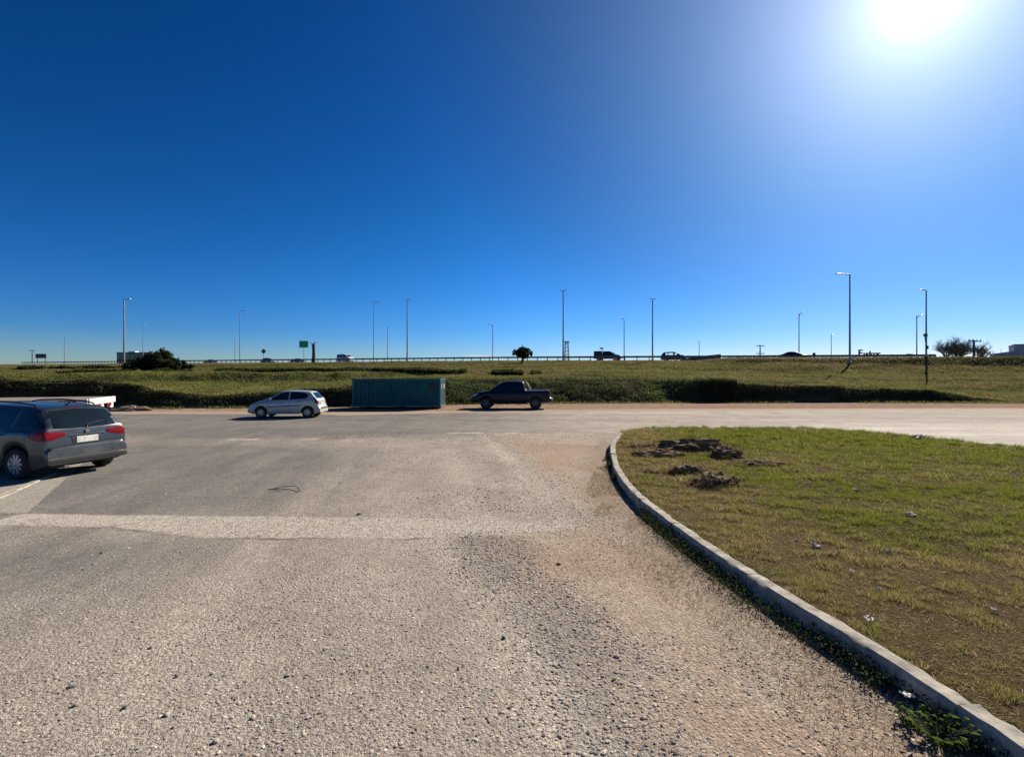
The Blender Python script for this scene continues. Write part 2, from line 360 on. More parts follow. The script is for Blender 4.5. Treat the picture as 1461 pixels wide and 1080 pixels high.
def ground_A(X, Y):
    yb = ip(X, YB)
    grass = sst(-2.2, -.3, Y-yb-1.0+1.2*(fbm(X*.5, Y*.5, 3)-.5))
    shoulder = sst(-2.0, -1.2, Y-np.maximum(rail_Y(X), 60)+1.5)*sst(2, .8, Y-np.maximum(rail_Y(X), 60)+1.5)
    grass = grass*(1-.8*shoulder*sst(52, 46, X))
    band = sst(.42, .6, (Y-53)/(rail_Y(X)-53))*sst(1.0, .9, (Y-53)/(rail_Y(X)-53))*sst(20, -10, X)
    dark = np.clip(band*.55*sst(.35, .6, fbm(X*.06, Y*.25, 9)), 0, 1)
    lush = sst(-14, -26, X)*sst(62, 56, Y)*sst(.3, .5, fbm(X*.1, Y*.3, 15)+.12)
    lush = np.maximum(lush, .8*sst(8, 2, np.abs(X+2))*sst(49, 43, Y)*sst(.35, .55, fbm(X*.3, Y*.3, 16)))
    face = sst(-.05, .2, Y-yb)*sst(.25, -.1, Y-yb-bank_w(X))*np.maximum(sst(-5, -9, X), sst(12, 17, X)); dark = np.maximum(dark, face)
    mott = sst(.48, .68, .6*fbm(X*.12, Y*.35, 27)+.4*fbm(X*.5, Y*1.1, 29))*sst(40, 44, Y)*.7; dark = np.maximum(dark, mott)
    return grass, dark, lush*.6
gx = np.concatenate([-np.geomspace(5000, 130, 24), lines([(-130, -50, 110), (-50, 62, 330), (62, 130, 80)]), np.geomspace(130, 5000, 24)])
gy = np.concatenate([-np.geomspace(5000, 30, 12), lines([(-30, 26, 40), (26, 42, 90), (42, 60, 90), (60, 200, 260)]), np.geomspace(200, 6000, 20)])
M_ground = ground_material()
ground = tag(link('ground', grid_mesh('ground', gx, gy, lambda X, Y: terrain(X, Y), {'A': ground_A}), M_ground), kind='structure')

# paved area and cross road: one worn sheet, 8 mm above the earth
EDGE = [(-20, 1.2), (0, .95), (2.7, .72), (3.5, .55), (4.43, .12), (5.3, -.22), (6.3, -.6), (6.6, .2), (6.85, 1.0), (7.2, 1.1), (9.3, .78), (13, .15), (18, -.8), (18.6, 90)]
FAR = [(-200, 25), (-60, 26), (-24, 27), (-9, 26.6), (3.5, 29), (30, 30), (60, 30), (200, 29)]
def seg_d(X, Y, a, b):
    ax, ay = a; bx, by = b; t = np.clip(((X-ax)*(bx-ax)+(Y-ay)*(by-ay))/((bx-ax)**2+(by-ay)**2), 0, 1)
    return np.hypot(X-ax-t*(bx-ax), Y-ay-t*(by-ay))
def poly_d(X, Y, P): return np.minimum.reduce([seg_d(X, Y, a, b) for a, b in zip(P, P[1:])])
def bump2(X, Y, cx, cy, sx, sy): return np.exp(-((X-cx)/sx)**2-((Y-cy)/sy)**2)
def road_A(X, Y):
    e = ip(Y, EDGE)+.5*(fbm(X*1.1, Y*1.1, 21)-.5)
    asph = sst(.35, -.35, X-e)
    asph = np.where((X > 3) & (Y < 19), 1, asph)
    asph = np.minimum(asph, sst(1.2, -1.2, Y-ip(X, FAR)-1.8*(fbm(X*.35, Y*.5, 4)-.5)))
    up = ip(X, [(-8, 7.5), (-4.5, 7.36), (-1.3, 7.25), (1.4, 6.9)]); lo = ip(X, [(-8, 6.95), (-5.5, 6.85), (-4, 6.38), (-1.2, 6.38), (1.0, 6.72)])
    strip = sst(-.1, .06, up-Y)*sst(-.1, .06, Y-lo)*sst(-7.6, -7.3, X)*sst(1.7, .2, X)*(1-.4*sst(.4, .7, fbm(X*1.3, Y*1.3, 31)))
    strip = np.maximum(strip, .75*sst(.3, .08, poly_d(X, Y, [(-9.2, 16.2), (-6.5, 16.3)]))*sst(.35, .62, fbm(X*2.1, Y*2.1, 35)))
    strip = np.maximum(strip, .8*sst(.4, .1, poly_d(X, Y, [(-2.2, 18), (0, 18.1), (3.6, 18.4)]))*sst(.38, .62, fbm(X*1.6, Y*2.1, 36)))
    P = [(.95, 1.5), (.8, 2.7), (.62, 3.6), (.3, 4.5), (-.05, 5.4), (-.35, 6.2)]
    dg = sst(.85, .1, poly_d(X+.25*sst(4, 2, Y), Y, P)+.5*(fbm(X*1.7, Y*1.7, 43)-.5))*.8*(.35+.9*fbm(X*2.2, Y*1.6, 45))
    dg = np.maximum(dg, .8*np.clip(bump2(X, Y, -5.4, 17.3, 2.4, 1.1)*1.3, 0, 1)*(.4+fbm(X*.8, Y*.8, 41)))
    dg = np.maximum(dg, .55*bump2(X, Y, -.4, 8.4, .7, 1.0))
    dg = np.maximum(dg, .5*bump2(X, Y, 2.1, 17.0, 1.0, .8)*0)
    return asph, strip, np.clip(dg, 0, 1)
def road_B(X, Y):
    trk = np.where(Y > 17.5, fbm(X*.07, Y*.9, 53), fbm(X*1.5+.25*Y, Y*.12, 51))
    dust = np.clip(sst(.45, .7, trk)*.6+.5*sst(-5, -1, X)*sst(19, 12, Y)*fbm(X*.5, Y*.5, 8)+.75*sst(22, 30, Y)*sst(-6, 6, X)*.6, 0, 1)
    dust = np.maximum(dust, 1.1*sst(.38, .1, np.abs(X-ip(Y, EDGE)+.32))*sst(19, 17, Y))
    pink = np.clip(.55*bump2(X, Y, 1.1, 6.0, .4, 1.2)+.55*bump2(X, Y, 1.4, 3.7, .25, .6)+.5*bump2(X, Y, 1.1, 12.5, .7, 2)+.95*sst(-.1, .7, X-ip(Y, EDGE))*sst(18, 15, Y)*sst(.25, .65, fbm(X*1.5, Y*1.1, 69))+sst(-1.5, 1, Y-ip(X, FAR)), 0, 1)
    blue = np.clip(sst(-1.8, -5.0, X+.2*(Y-6)*sst(6, 4, Y)*0)*sst(15.5, 13, Y)*.8*(1-.9*sst(8, 6.4, Y))+.9*bump2(X, Y, -5.2, 5.6, 1.6, 1.2)+.7*bump2(X, Y, -7.2, 10, 2.4, 2.6)+.5*bump2(X, Y, -1.8, 4.2, 2.2, 1.4)*0+.9*sst(16, 18.5, Y)*sst(5, -3, X)+.7*sst(-4, -8, X)*sst(8, 9, Y), 0, 1)
    dust = dust*(1-.75*blue)
    return dust, pink, blue
KERB = [(2.66, -4), (2.66, 0), (2.65, 2.5), (2.63, 2.79), (2.60, 3.08), (2.55, 3.43), (2.456, 3.92), (2.335, 4.57), (2.17, 5.72), (2.06, 7.0), (2.0, 8.13), (2.05, 9.4), (2.24, 11.06), (2.72, 13.7), (3.15, 15.3), (3.6, 16.6)]
def kerb_X(Y): return np.interp(Y, [k[1] for k in KERB], [k[0] for k in KERB])
def road_C(X, Y):
    dk = kerb_X(Y)-X
    weedy = sst(.95, .2, dk+.7*(fbm(X*2, Y*2, 61)-.5))*sst(19, 15, Y)*sst(-.3, .05, dk)
    # concrete apron on the left
    sd = ((X+9.86)*3.65+(Y-11.2)*2.46)/4.4
    apron = sst(.05, -.05, sd)*sst(7.45, 7.6, Y)*sst(15.5, 14, Y)
    crack = np.maximum(sst(.05, .015, np.abs(Y-ip(X, [(-6, 6.8), (-5.5, 6.82), (-4.6, 6.5), (-4, 6.36), (-1.2, 6.36)])-.1*(fbm(X*3, X*0, 7)-.5)))*sst(-6, -5.5, X)*sst(-.5, -1.5, X)*.9,
                       sst(.035, .01, seg_d(X, Y, (-5.6, 6.86), (-4.9, 7.4)))*.9)
    crack = np.maximum(crack, sst(.06, .02, seg_d(X, Y, (-9.4, 9.75), (-8.7, 8.3)))*.95)
    for o_, w_ in ((.62, .5), (.72, .45), (.95, .3)):
        crack = np.maximum(crack, w_*sst(.035, .012, np.abs(dk-o_-.12*(Y-4)*.3+.05*(fbm(Y*.8, Y*0, 65)-.5)))*sst(2.6, 3.0, Y)*sst(6.5, 5, Y))
    return weedy, apron, crack
rx = np.concatenate([lines([(-90, -12, 100), (-12, -8, 40), (-8, 3.2, 190), (3.2, 16, 60), (16, 90, 80)]), [90]])
ry = np.concatenate([lines([(-30, 1.5, 25), (1.5, 10, 150), (10, 20, 110), (20, 33, 60)]), [33]])
def road_z0(X, Y): return .008-.03*sst(0, 1.5, Y-ip(X, FAR)-1.5)
M_road = road_material()
road = tag(link('road', grid_mesh('road', rx, ry, road_z0, {'A': road_A, 'Bm': road_B, 'Cm': road_C}), M_road), kind='structure')
# pale mortar line along the apron joint
def parking_kerb(bm):
    a, b = Vector((-9.75, 10.5, 0)), Vector((-8.5, 7.85, 0)); d = (b-a).normalized(); n = Vector((-d.y, d.x, 0)); rs = np.random.default_rng(3); prev = None
    for t in np.linspace(0, 1, 24):
        p = a+(b-a)*t; j = rs.normal(0, .006, 4)
        cur = [bm.verts.new(p+n*o+Vector((0, 0, z))) for o, z in ((-.06+j[0], -.02), (-.055+j[1], .035+j[2]*.6), (.05+j[3], .035+j[0]*.6), (.06, -.02))]
        if prev: [bm.faces.new((prev[k], cur[k], cur[k+1], prev[k+1])) for k in range(3)]
        prev = cur
tag(B('parking_kerb', parking_kerb, M_conc), kind='structure')
# highway carriageway and its barrier
DX = Vector((1, -K, 0)).normalized(); NX = Vector((K, 1, 0)).normalized()
def hw(X, off): # a point on the highway line, 'off' metres beyond the rail
    x = X; y = rail_Y(X); return x+NX.x*off, y+NX.y*off
hx = np.linspace(-330, 56.5, 80)
V = []
for x in hx:
    for off in (1.2, 19):
        px, py = hw(x, off); V.append((px, py, float(road_z(np.array(x)))+.06))
i = np.arange(len(hx)-1)*2
tag(link('highway', npmesh('highway', V, np.stack([i, i+2, i+3, i+1], 1)), pmat('highway_asphalt', (.09, .088, .085), .8, noise=.3, nscale=.6)), kind='structure')

# ------------------------------------------------------------------ lawn island with kerb
FARL = [(3.6, 16.6), (3.85, 17.4), (4.3, 18.1), (5.3, 18.5), (7.28, 18.75), (10.2, 18.6), (11.4, 17.9), (12.3, 17.4), (13.06, 15.8), (14, 13.6), (15, 11), (16, 8), (16.6, 4), (16.8, -4)]
LZ = .14
def catmull(P, n=6):
    P = [np.array(p, float) for p in P]; out = []
    for k in range(len(P)-1):
        p0, p1, p2, p3 = P[max(k-1, 0)], P[k], P[k+1], P[min(k+2, len(P)-1)]
        for t in np.linspace(0, 1, n, endpoint=False):
            out.append(.5*((2*p1)+(-p0+p2)*t+(2*p0-5*p1+4*p2-p3)*t*t+(-p0+3*p1-3*p2+p3)*t**3))
    out.append(P[-1]); return np.array(out)
kline = catmull(KERB, 5); fline = catmull(FARL, 6)
outline = np.vstack([kline+[.1, 0], fline[1:]])
def in_poly(X, Y, P):
    c = np.zeros(X.shape, bool); j = len(P)-1
    for i in range(len(P)):
        xi, yi, xj, yj = P[i][0], P[i][1], P[j][0], P[j][1]
        if yi != yj: c ^= ((yi > Y) != (yj > Y)) & (X < (xj-xi)*(Y-yi)/(yj-yi)+xi)
        j = i
    return c
def lawn_green(X, Y):
    g = .2+.78*sst(5.0, 8.0, Y+.3*(X-3)+3.2*(fbm(X*.7, Y*.9, 71)-.5))*sst(1.0, 2.6, X-kerb_X(np.minimum(Y, 16))-.0)
    g = g*(1-.5*sst(.5, .64, fbm(X*.5, Y*1.2, 75)))
    g = np.maximum(g, .5*sst(.6, .75, fbm(X*.8, Y*.8, 77)))
    return np.clip(g, 0, 1)
def lawn_h(X, Y):
    return LZ+.03*(fbm(X*.9, Y*.9, 81)-.5)*2+.02*(fbm(X*4, Y*4, 83)-.5)
def build_lawn():
    bm = bmesh.new()
    vs = [bm.verts.new((x, y, 0)) for x, y in outline]
    f = bm.faces.new(vs)
    bmesh.ops.triangulate(bm, faces=[f])
    for ax, a, b, st in (('x', 2, 17, .22), ('y', -4, 19, .22)):
        v = a
        while v < b:
            co = (v, 0, 0) if ax == 'x' else (0, v, 0); no = (1, 0, 0) if ax == 'x' else (0, 1, 0)
            bmesh.ops.bisect_plane(bm, geom=bm.verts[:]+bm.edges[:]+bm.faces[:], plane_co=co, plane_no=no); v += st
    bedge = [e for e in bm.edges if e.is_boundary]
    bv = {v for e in bedge for v in e.verts}
    co = np.array([v.co[:] for v in bm.verts]); hz = lawn_h(co[:, 0], co[:, 1])
    for v, h in zip(bm.verts, hz):
        far = min((v.co.x-x)**2+(v.co.y-y)**2 for x, y in fline[1::2])**.5
        v.co.z = h*min(1, .25+far/.9) if v not in bv else (h*.2 if far < .25 else h-.012)
    r = bmesh.ops.extrude_edge_only(bm, edges=bedge)
    for v in r['geom']:
        if isinstance(v, bmesh.types.BMVert): v.co.z = -.05
    me = bm_mesh('lawn', bm, smooth=True)
    n = len(me.vertices); c = np.zeros(n*3); me.vertices.foreach_get('co', c); c = c.reshape(-1, 3)
    a = me.attributes.new('A', 'FLOAT_COLOR', 'POINT'); c4 = np.ones((n, 4), np.float32); c4[:, 0] = lawn_green(c[:, 0], c[:, 1]); a.data.foreach_set('color', c4.ravel())
    return tag(link('lawn', me, lawn_material()), kind='structure')
build_lawn()
def build_kerb():
    bm = bmesh.new(); P = catmull(KERB+[(3.85, 17.4), (4.3, 18.1)], 9); d = np.gradient(P, axis=0); d /= np.linalg.norm(d, axis=1)[:, None]
    nrm = np.stack([d[:, 1], -d[:, 0]], 1); wd = .15
    s = np.r_[0, np.cumsum(np.linalg.norm(np.diff(P, axis=0), axis=1))]
    rs = np.random.default_rng(5)
    cuts = [0, 4.0, 6.95, 8.9, 10.6, 12.15, 14.2, 16.4, 18.6, 20.8, 99]
    for a, b in zip(cuts, cuts[1:]):
        ss = np.linspace(a+.006, min(b, s[-1])-.006, max(2, int((min(b, s[-1])-a)/.1)))
        if min(b, s[-1])-a < .1: continue
        dz, dx = rs.normal(0, .006), rs.normal(0, .005)
        prev = None
        for q in ss:
            x, y = np.interp(q, s, P[:, 0]), np.interp(q, s, P[:, 1]); nx, ny = np.interp(q, s, nrm[:, 0]), np.interp(q, s, nrm[:, 1])
            j = rs.normal(0, .0034, 8); top = .155+dz
            ring = [(0+j[0], -.05), (.0+j[1], top*.5), (.004+j[2]*1.4, top-.018+j[3]), (.02+j[4], top+j[5]*.5), (wd*.5, top+.003+j[6]*.4), (wd-.015+j[6]*2, top-.002+j[5]*.5), (wd+j[7]*1.6, top-.03), (wd, -.05)]
            vs = [bm.verts.new((x+nx*(o+dx), y+ny*(o+dx), z)) for o, z in ring]
            if prev:
                for k in range(7): bm.faces.new((prev[k], vs[k], vs[k+1], prev[k+1]))
            else: bm.faces.new(vs)
            prev = vs
        bm.faces.new(prev[::-1])
    bmesh.ops.recalc_face_normals(bm, faces=bm.faces)
    return tag(link('kerb', bm_mesh('kerb', bm, 35, True), M_conc), kind='structure')
build_kerb()

# ------------------------------------------------------------------ vegetation helpers
def rnd_unit(n):
    v = rng.normal(size=(n, 3)); return v/np.linalg.norm(v, axis=1)[:, None]
def leaves(name, C, size, col, mat, parent=None, aspect=.45):
    n = len(C); u = rnd_unit(n); w = rnd_unit(n); v = np.cross(u, w); v /= np.linalg.norm(v, axis=1)[:, None]+1e-9
    s = np.broadcast_to(np.asarray(size, float), (n,))[:, None]
    V = np.stack([C-u*s, C+v*s*aspect, C+u*s, C-v*s*aspect], 1).reshape(-1, 3)
    Fa = np.arange(4*n).reshape(n, 4)
    return link(name, npmesh(name, V, Fa, {'Col': np.repeat(col, 4, 0)}), mat, parent)
def blades(name, P, h, w, col, mat, lean=.5, parent=None, two=False):
    n = len(P); a = rng.uniform(0, 2*np.pi, n); d = np.stack([np.cos(a), np.sin(a), a*0], 1)
    b = rng.uniform(0, 2*np.pi, n); l = np.stack([np.cos(b), np.sin(b), b*0], 1)*(rng.uniform(0, 1, n)*lean*h)[:, None]
    hz = np.stack([a*0, a*0, h*rng.uniform(.75, 1.1, n)], 1)
    dw = d*np.broadcast_to(np.asarray(w, float), (n,))[:, None]
    V = np.stack([P-dw, P+dw, P+hz+l], 1).reshape(-1, 3)
    return link(name, npmesh(name, V, np.arange(3*n).reshape(n, 3), {'Col': np.repeat(col, 3, 0)}), mat, parent)
def pal(n, cols, wts=None, var=.25):
    cols = np.array(cols); k = rng.choice(len(cols), n, p=wts)
    return np.clip(cols[k]*rng.uniform(1-var, 1+var, (n, 1))*rng.uniform(.93, 1.07, (n, 3)), 0, 1)
GREEN = (.195, .225, .032); GREEN2 = (.15, .19, .028); STRAW = (.44, .345, .175); BROWN = (.24, .175, .085); OLIVE = (.19, .165, .04)

def lawn_grass():
    Ps = []; hs = []; ws = []
    for (y0, y1, n, h, w) in ((2.2, 5, 170000, .034, .0019), (5, 9, 190000, .042, .0030), (9, 13.5, 100000, .052, .005), (13.5, 19, 80000, .06, .0075)):
        X = rng.uniform(2, 17, n*5); Y = rng.uniform(y0, y1, n*5)
        k = in_poly(X, Y, outline) & (X > kerb_X(np.minimum(Y, 16.6))+.14) & ((X < Y*1.12+.6) | (rng.random(len(X)) < .35))
        k &= fbm(X*7, Y*7, 91, 3) > .40+.1*(fbm(X*1.2, Y*1.2, 92)-.5)
        X, Y = X[k][:n], Y[k][:n]; m = len(X)
        Ps.append(np.stack([X, Y, lawn_h(X, Y)-.004], 1)); hs.append(h*rng.uniform(.5, 1.4, m)*(.35+1.7*sst(.35, .7, fbm(X*4, Y*5, 93, 3)))); ws.append(np.full(m, w))
    P = np.vstack(Ps); h = np.concatenate(hs); w = np.concatenate(ws)
    g = np.clip(lawn_green(P[:, 0], P[:, 1])+.35*(fbm(P[:, 0]*3, P[:, 1]*3, 95)-.5), 0, 1); n = len(P)
    isg = rng.random(n) < g*.92
    c = np.where(isg[:, None], pal(n, [GREEN, GREEN2, OLIVE], [.5, .25, .25]), pal(n, [STRAW, BROWN, OLIVE], [.42, .38, .2], .35))
    h = np.where(isg, h, h*.75)
    tag(blades('lawn_grass', P, h, w, c, M_grass, 1.3), kind='stuff')
    # dead thatch lying flat between the tufts
    n = 260000; Y = rng.uniform(2.2, 13, n)**1.0; Y = 2.2+(Y-2.2)**1.25/10.8**.25; X = rng.uniform(2, 14, n)
    k = in_poly(X, Y, outline) & (X > kerb_X(np.minimum(Y, 16.6))+.17) ; X, Y = X[k], Y[k]; n = len(X)
    P = np.stack([X, Y, lawn_h(X, Y)+.002], 1)
    c = pal(n, [(.44, .345, .19), (.3, .22, .115), (.17, .125, .068), (.54, .45, .29)], [.35, .35, .2, .1], .3)
    tag(blades('dead_thatch', P, rng.uniform(.008, .016, n), .0016+Y*.0003, c, M_dry, 5.0), kind='stuff')
lawn_grass()

def slope_grass():
    n = 260000
    Y = rng.uniform(33, 105, n*2)**1.0; xr = rng.uniform(-1.15, 1.15, n*2); X = xr*Y
    yb = ip(X, YB)
    k = (Y > yb+bank_w(X)-.3) & (Y < rail_Y(X)-1.0) & (fbm(X*.35, Y*.35, 101) > .30); X, Y = X[k], Y[k]; n = len(X)
    P = np.stack([X, Y, terrain(X, Y)-.02], 1)
    dry = fbm(X*.08, Y*.2, 103)
    c = np.where((rng.random(n) < sst(.35, .62, dry)*.8+.15)[:, None], pal(n, [(.18, .145, .07), (.12, .095, .046), (.15, .135, .055)], None, .2), pal(n, [(.1, .12, .03), (.13, .135, .04)], None, .2))
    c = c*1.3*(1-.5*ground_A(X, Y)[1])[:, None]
    lush = ground_A(X, Y)[2]; c = np.where((rng.random(n) < lush)[:, None], pal(n, [(.15, .165, .035), (.17, .17, .05)], None, .2), c)
    h = rng.uniform(.05, .14, n)*(1+Y/140)
    # a fringe of weeds along the foot of the bank
    m = 14000; xf = rng.uniform(-45, 42, m); yf = ip(xf, YB)-rng.random(m)**1.5*1.6+.3
    k = fbm(xf*.4, yf*.6, 107) > .52; xf, yf = xf[k], yf[k]; m = len(xf)
    P = np.vstack([P, np.stack([xf, yf, xf*0], 1)]); h = np.r_[h, rng.uniform(.06, .22, m)]; c = np.vstack([c, pal(m, [(.16, .15, .05), (.2, .16, .08), (.11, .125, .035)], None, .2)]); Y = np.r_[Y, yf]
    tag(blades('slope_grass', P, h, .02+Y*.0006, c, M_grass, 1.2), kind='stuff')
slope_grass()

def bank_vegetation():
    # creeping plants covering the cut face of the bank
    n = 260000
    X = rng.uniform(-48, 38.5, n); t = rng.beta(1.25, 1.1, n)
    yb = ip(X, YB)+.8*(fbm(X*.25, X*0+3, 5)-.5); Y = yb-.25+t*(bank_w(X)+.5)
    z = terrain(X, Y, False)
    lump = fbm(X*.8, Y*.8+t*2, 111)
    out = rng.random(n)**1.5*(.05+.75*lump**1.5)*np.clip(ip(X, ZB), .15, 1.4)/1.4
    P = np.stack([X, Y-out*.6, z+out*.7+.02], 1)
    dens = fbm(X*.35, Y*0+z*1.5, 113)
    bare = (X > 18)
    keep = rng.random(n) < np.where(X < -8, .10+.5*sst(.5, .65, dens)+.35*sst(.75, .95, t), np.where(bare, .10+.5*sst(.7, .95, t)*sst(.35, .55, dens)+.3*sst(.55, .7, dens), .95))
    P = P[keep]; m = len(P); Xk = P[:, 0]; f = fbm(Xk*.5, P[:, 2]*2, 117)
    lush = sst(.42, .6, f)
    c = np.where((rng.random(m) < lush*.75)[:, None], pal(m, [(.115, .14, .05), (.085, .115, .04)], None, .2), pal(m, [(.075, .085, .04), (.1, .085, .05), (.06, .075, .035)], None, .25))
    drk = np.where(Xk > 15, .7, 1.3)*np.where(Xk < -8, .7, 1)
    tag(leaves('bank_vegetation', P, rng.uniform(.03, .085, m), c*drk[:, None], M_leaf), kind='stuff')
    # the growth on the second step, and the low scrub along the foot of the highway
    n = 70000; X = rng.uniform(-46, 3, n); u = rng.random(n); Y = 50.1+u*2.3
    k = fbm(X*.18, X*0, 121) > .30; X, Y = X[k], Y[k]; m = len(X); s = rng.random(m)**1.6*(.25+.7*fbm(X*.6, Y*.6, 123))
    P = np.stack([X, Y-s*.8, terrain(X, Y, False)+s*.55], 1)
    c = pal(m, [(.05, .07, .02), (.035, .045, .018), (.075, .085, .03), (.08, .06, .035)], [.4, .3, .15, .15], .35)
    tag(leaves('terrace_scrub', P, rng.uniform(.06, .16, m), c, M_leaf), kind='stuff')
bank_vegetation()

def gravel():
    ico = bmesh.new(); bmesh.ops.create_icosphere(ico, subdivisions=1, radius=1); ico.verts.ensure_lookup_table()
    V0 = np.array([v.co[:] for v in ico.verts]); F0 = np.array([[v.index for v in f.verts] for f in ico.faces]); ico.free()
    Cs = []; Ss = []
    for (y0, y1, n, s0, s1) in ((2.0, 4.5, 34000, .0025, .0105), (4.5, 8, 32000, .0035, .0115), (8, 18.5, 22000, .0055, .015)):
        Y = rng.uniform(y0, y1, n*5); X = rng.uniform(-8, 3.2, n*5)
        A = road_A(X, Y); e = ip(Y, EDGE)
        d = .035+1.0*A[2]+.3*sst(1.2, .0, np.abs(X-e))+.36*sst(-5, -1, X)*sst(.42, .66, fbm(X*.9, Y*.9, 131))+.45*sst(-6, -3, X)*sst(4.6, 3.2, Y)*sst(.4, .6, fbm(X*1.6, Y*1.6, 133))+.15*A[1]
        d *= sst(-8, -4.5, X)*.85+.15
        k = (rng.random(n*5) < d*.6) & (X < kerb_X(Y)-.02) & (np.abs(X) < Y*1.1+.5); X, Y = X[k][:n], Y[k][:n]
        Cs.append(np.stack([X, Y, X*0+.008], 1)); m = len(X)
        Ss.append((s0+(s1-s0)*rng.random(m)**4.2*1.2)*(1+.7*sst(.15, .5, road_A(X, Y)[2])*rng.random(m)**4))
    C = np.vstack(Cs); s = np.concatenate(Ss); n = len(C)
    sc = s[:, None]*np.stack([rng.uniform(.8, 1.5, n), rng.uniform(.7, 1.2, n), rng.uniform(.25, .55, n)], 1)
    a = rng.uniform(0, 6.28, n); ca, sa = np.cos(a)[:, None], np.sin(a)[:, None]
    V = V0[None]*sc[:, None]*rng.uniform(.75, 1.2, (n, len(V0), 1))
    Vr = np.stack([V[..., 0]*ca-V[..., 1]*sa, V[..., 0]*sa+V[..., 1]*ca, V[..., 2]], 2)
    Vr = (Vr+C[:, None]); Vr[..., 2] += (sc[:, 2]*.45)[:, None]
    Fa = (F0[None]+(np.arange(n)*len(V0))[:, None, None]).reshape(-1, 3)
    dk = (rng.random(n) < road_A(C[:, 0], C[:, 1])[2]*.8)[:, None]
    c = pal(n, [(.36, .31, .255), (.44, .38, .31), (.24, .215, .19), (.58, .52, .43), (.34, .245, .19)], [.36, .28, .16, .1, .1], .25)
    c = np.where(dk, pal(n, [(.25, .23, .205), (.18, .168, .158), (.34, .305, .265)], None, .3), c)
    tag(link('gravel', npmesh('gravel', Vr.reshape(-1, 3), Fa, {'Col': np.repeat(c, len(V0), 0)}), M_stone), kind='stuff')
gravel()

def kerb_weeds():
    n = 22000; Y = rng.uniform(2.0, 15, n); kx = kerb_X(Y); wid = .05+.22*fbm(Y*1.1, Y*0, 141)*sst(9, 5, Y)+.08
    X = kx-rng.random(n)**1.4*wid; k = (fbm(X*2, Y*1.4, 143)+.12*sst(6, 3.5, Y) > .56); X, Y = X[k], Y[k]; n = len(X)
    P = np.stack([X, Y, rng.random(n)**1.5*.10+.012], 1)
    c = pal(n, [(.03, .045, .014), (.05, .075, .02), (.09, .075, .04), (.02, .025, .01)], [.4, .25, .2, .15], .3)
    tag(leaves('kerb_weeds', P, rng.uniform(.006, .016, n), c, M_leaf), kind='stuff')
    n = 22000; Y = rng.uniform(2.2, 16, n); X = kerb_X(Y)-rng.random(n)**1.5*.9*sst(15, 6, Y)-.01
    k = fbm(X*1.6, Y*1.2, 147) > .42; X, Y = X[k], Y[k]; n = len(X)
    P = np.stack([X, Y, X*0+.006], 1); c = pal(n, [(.2, .15, .08), (.12, .085, .045), (.11, .1, .035)], None, .3)
    tag(blades('verge_dry_grass', P, rng.uniform(.015, .05, n), .0022, c, M_grass, 1.4), kind='stuff')
kerb_weeds()

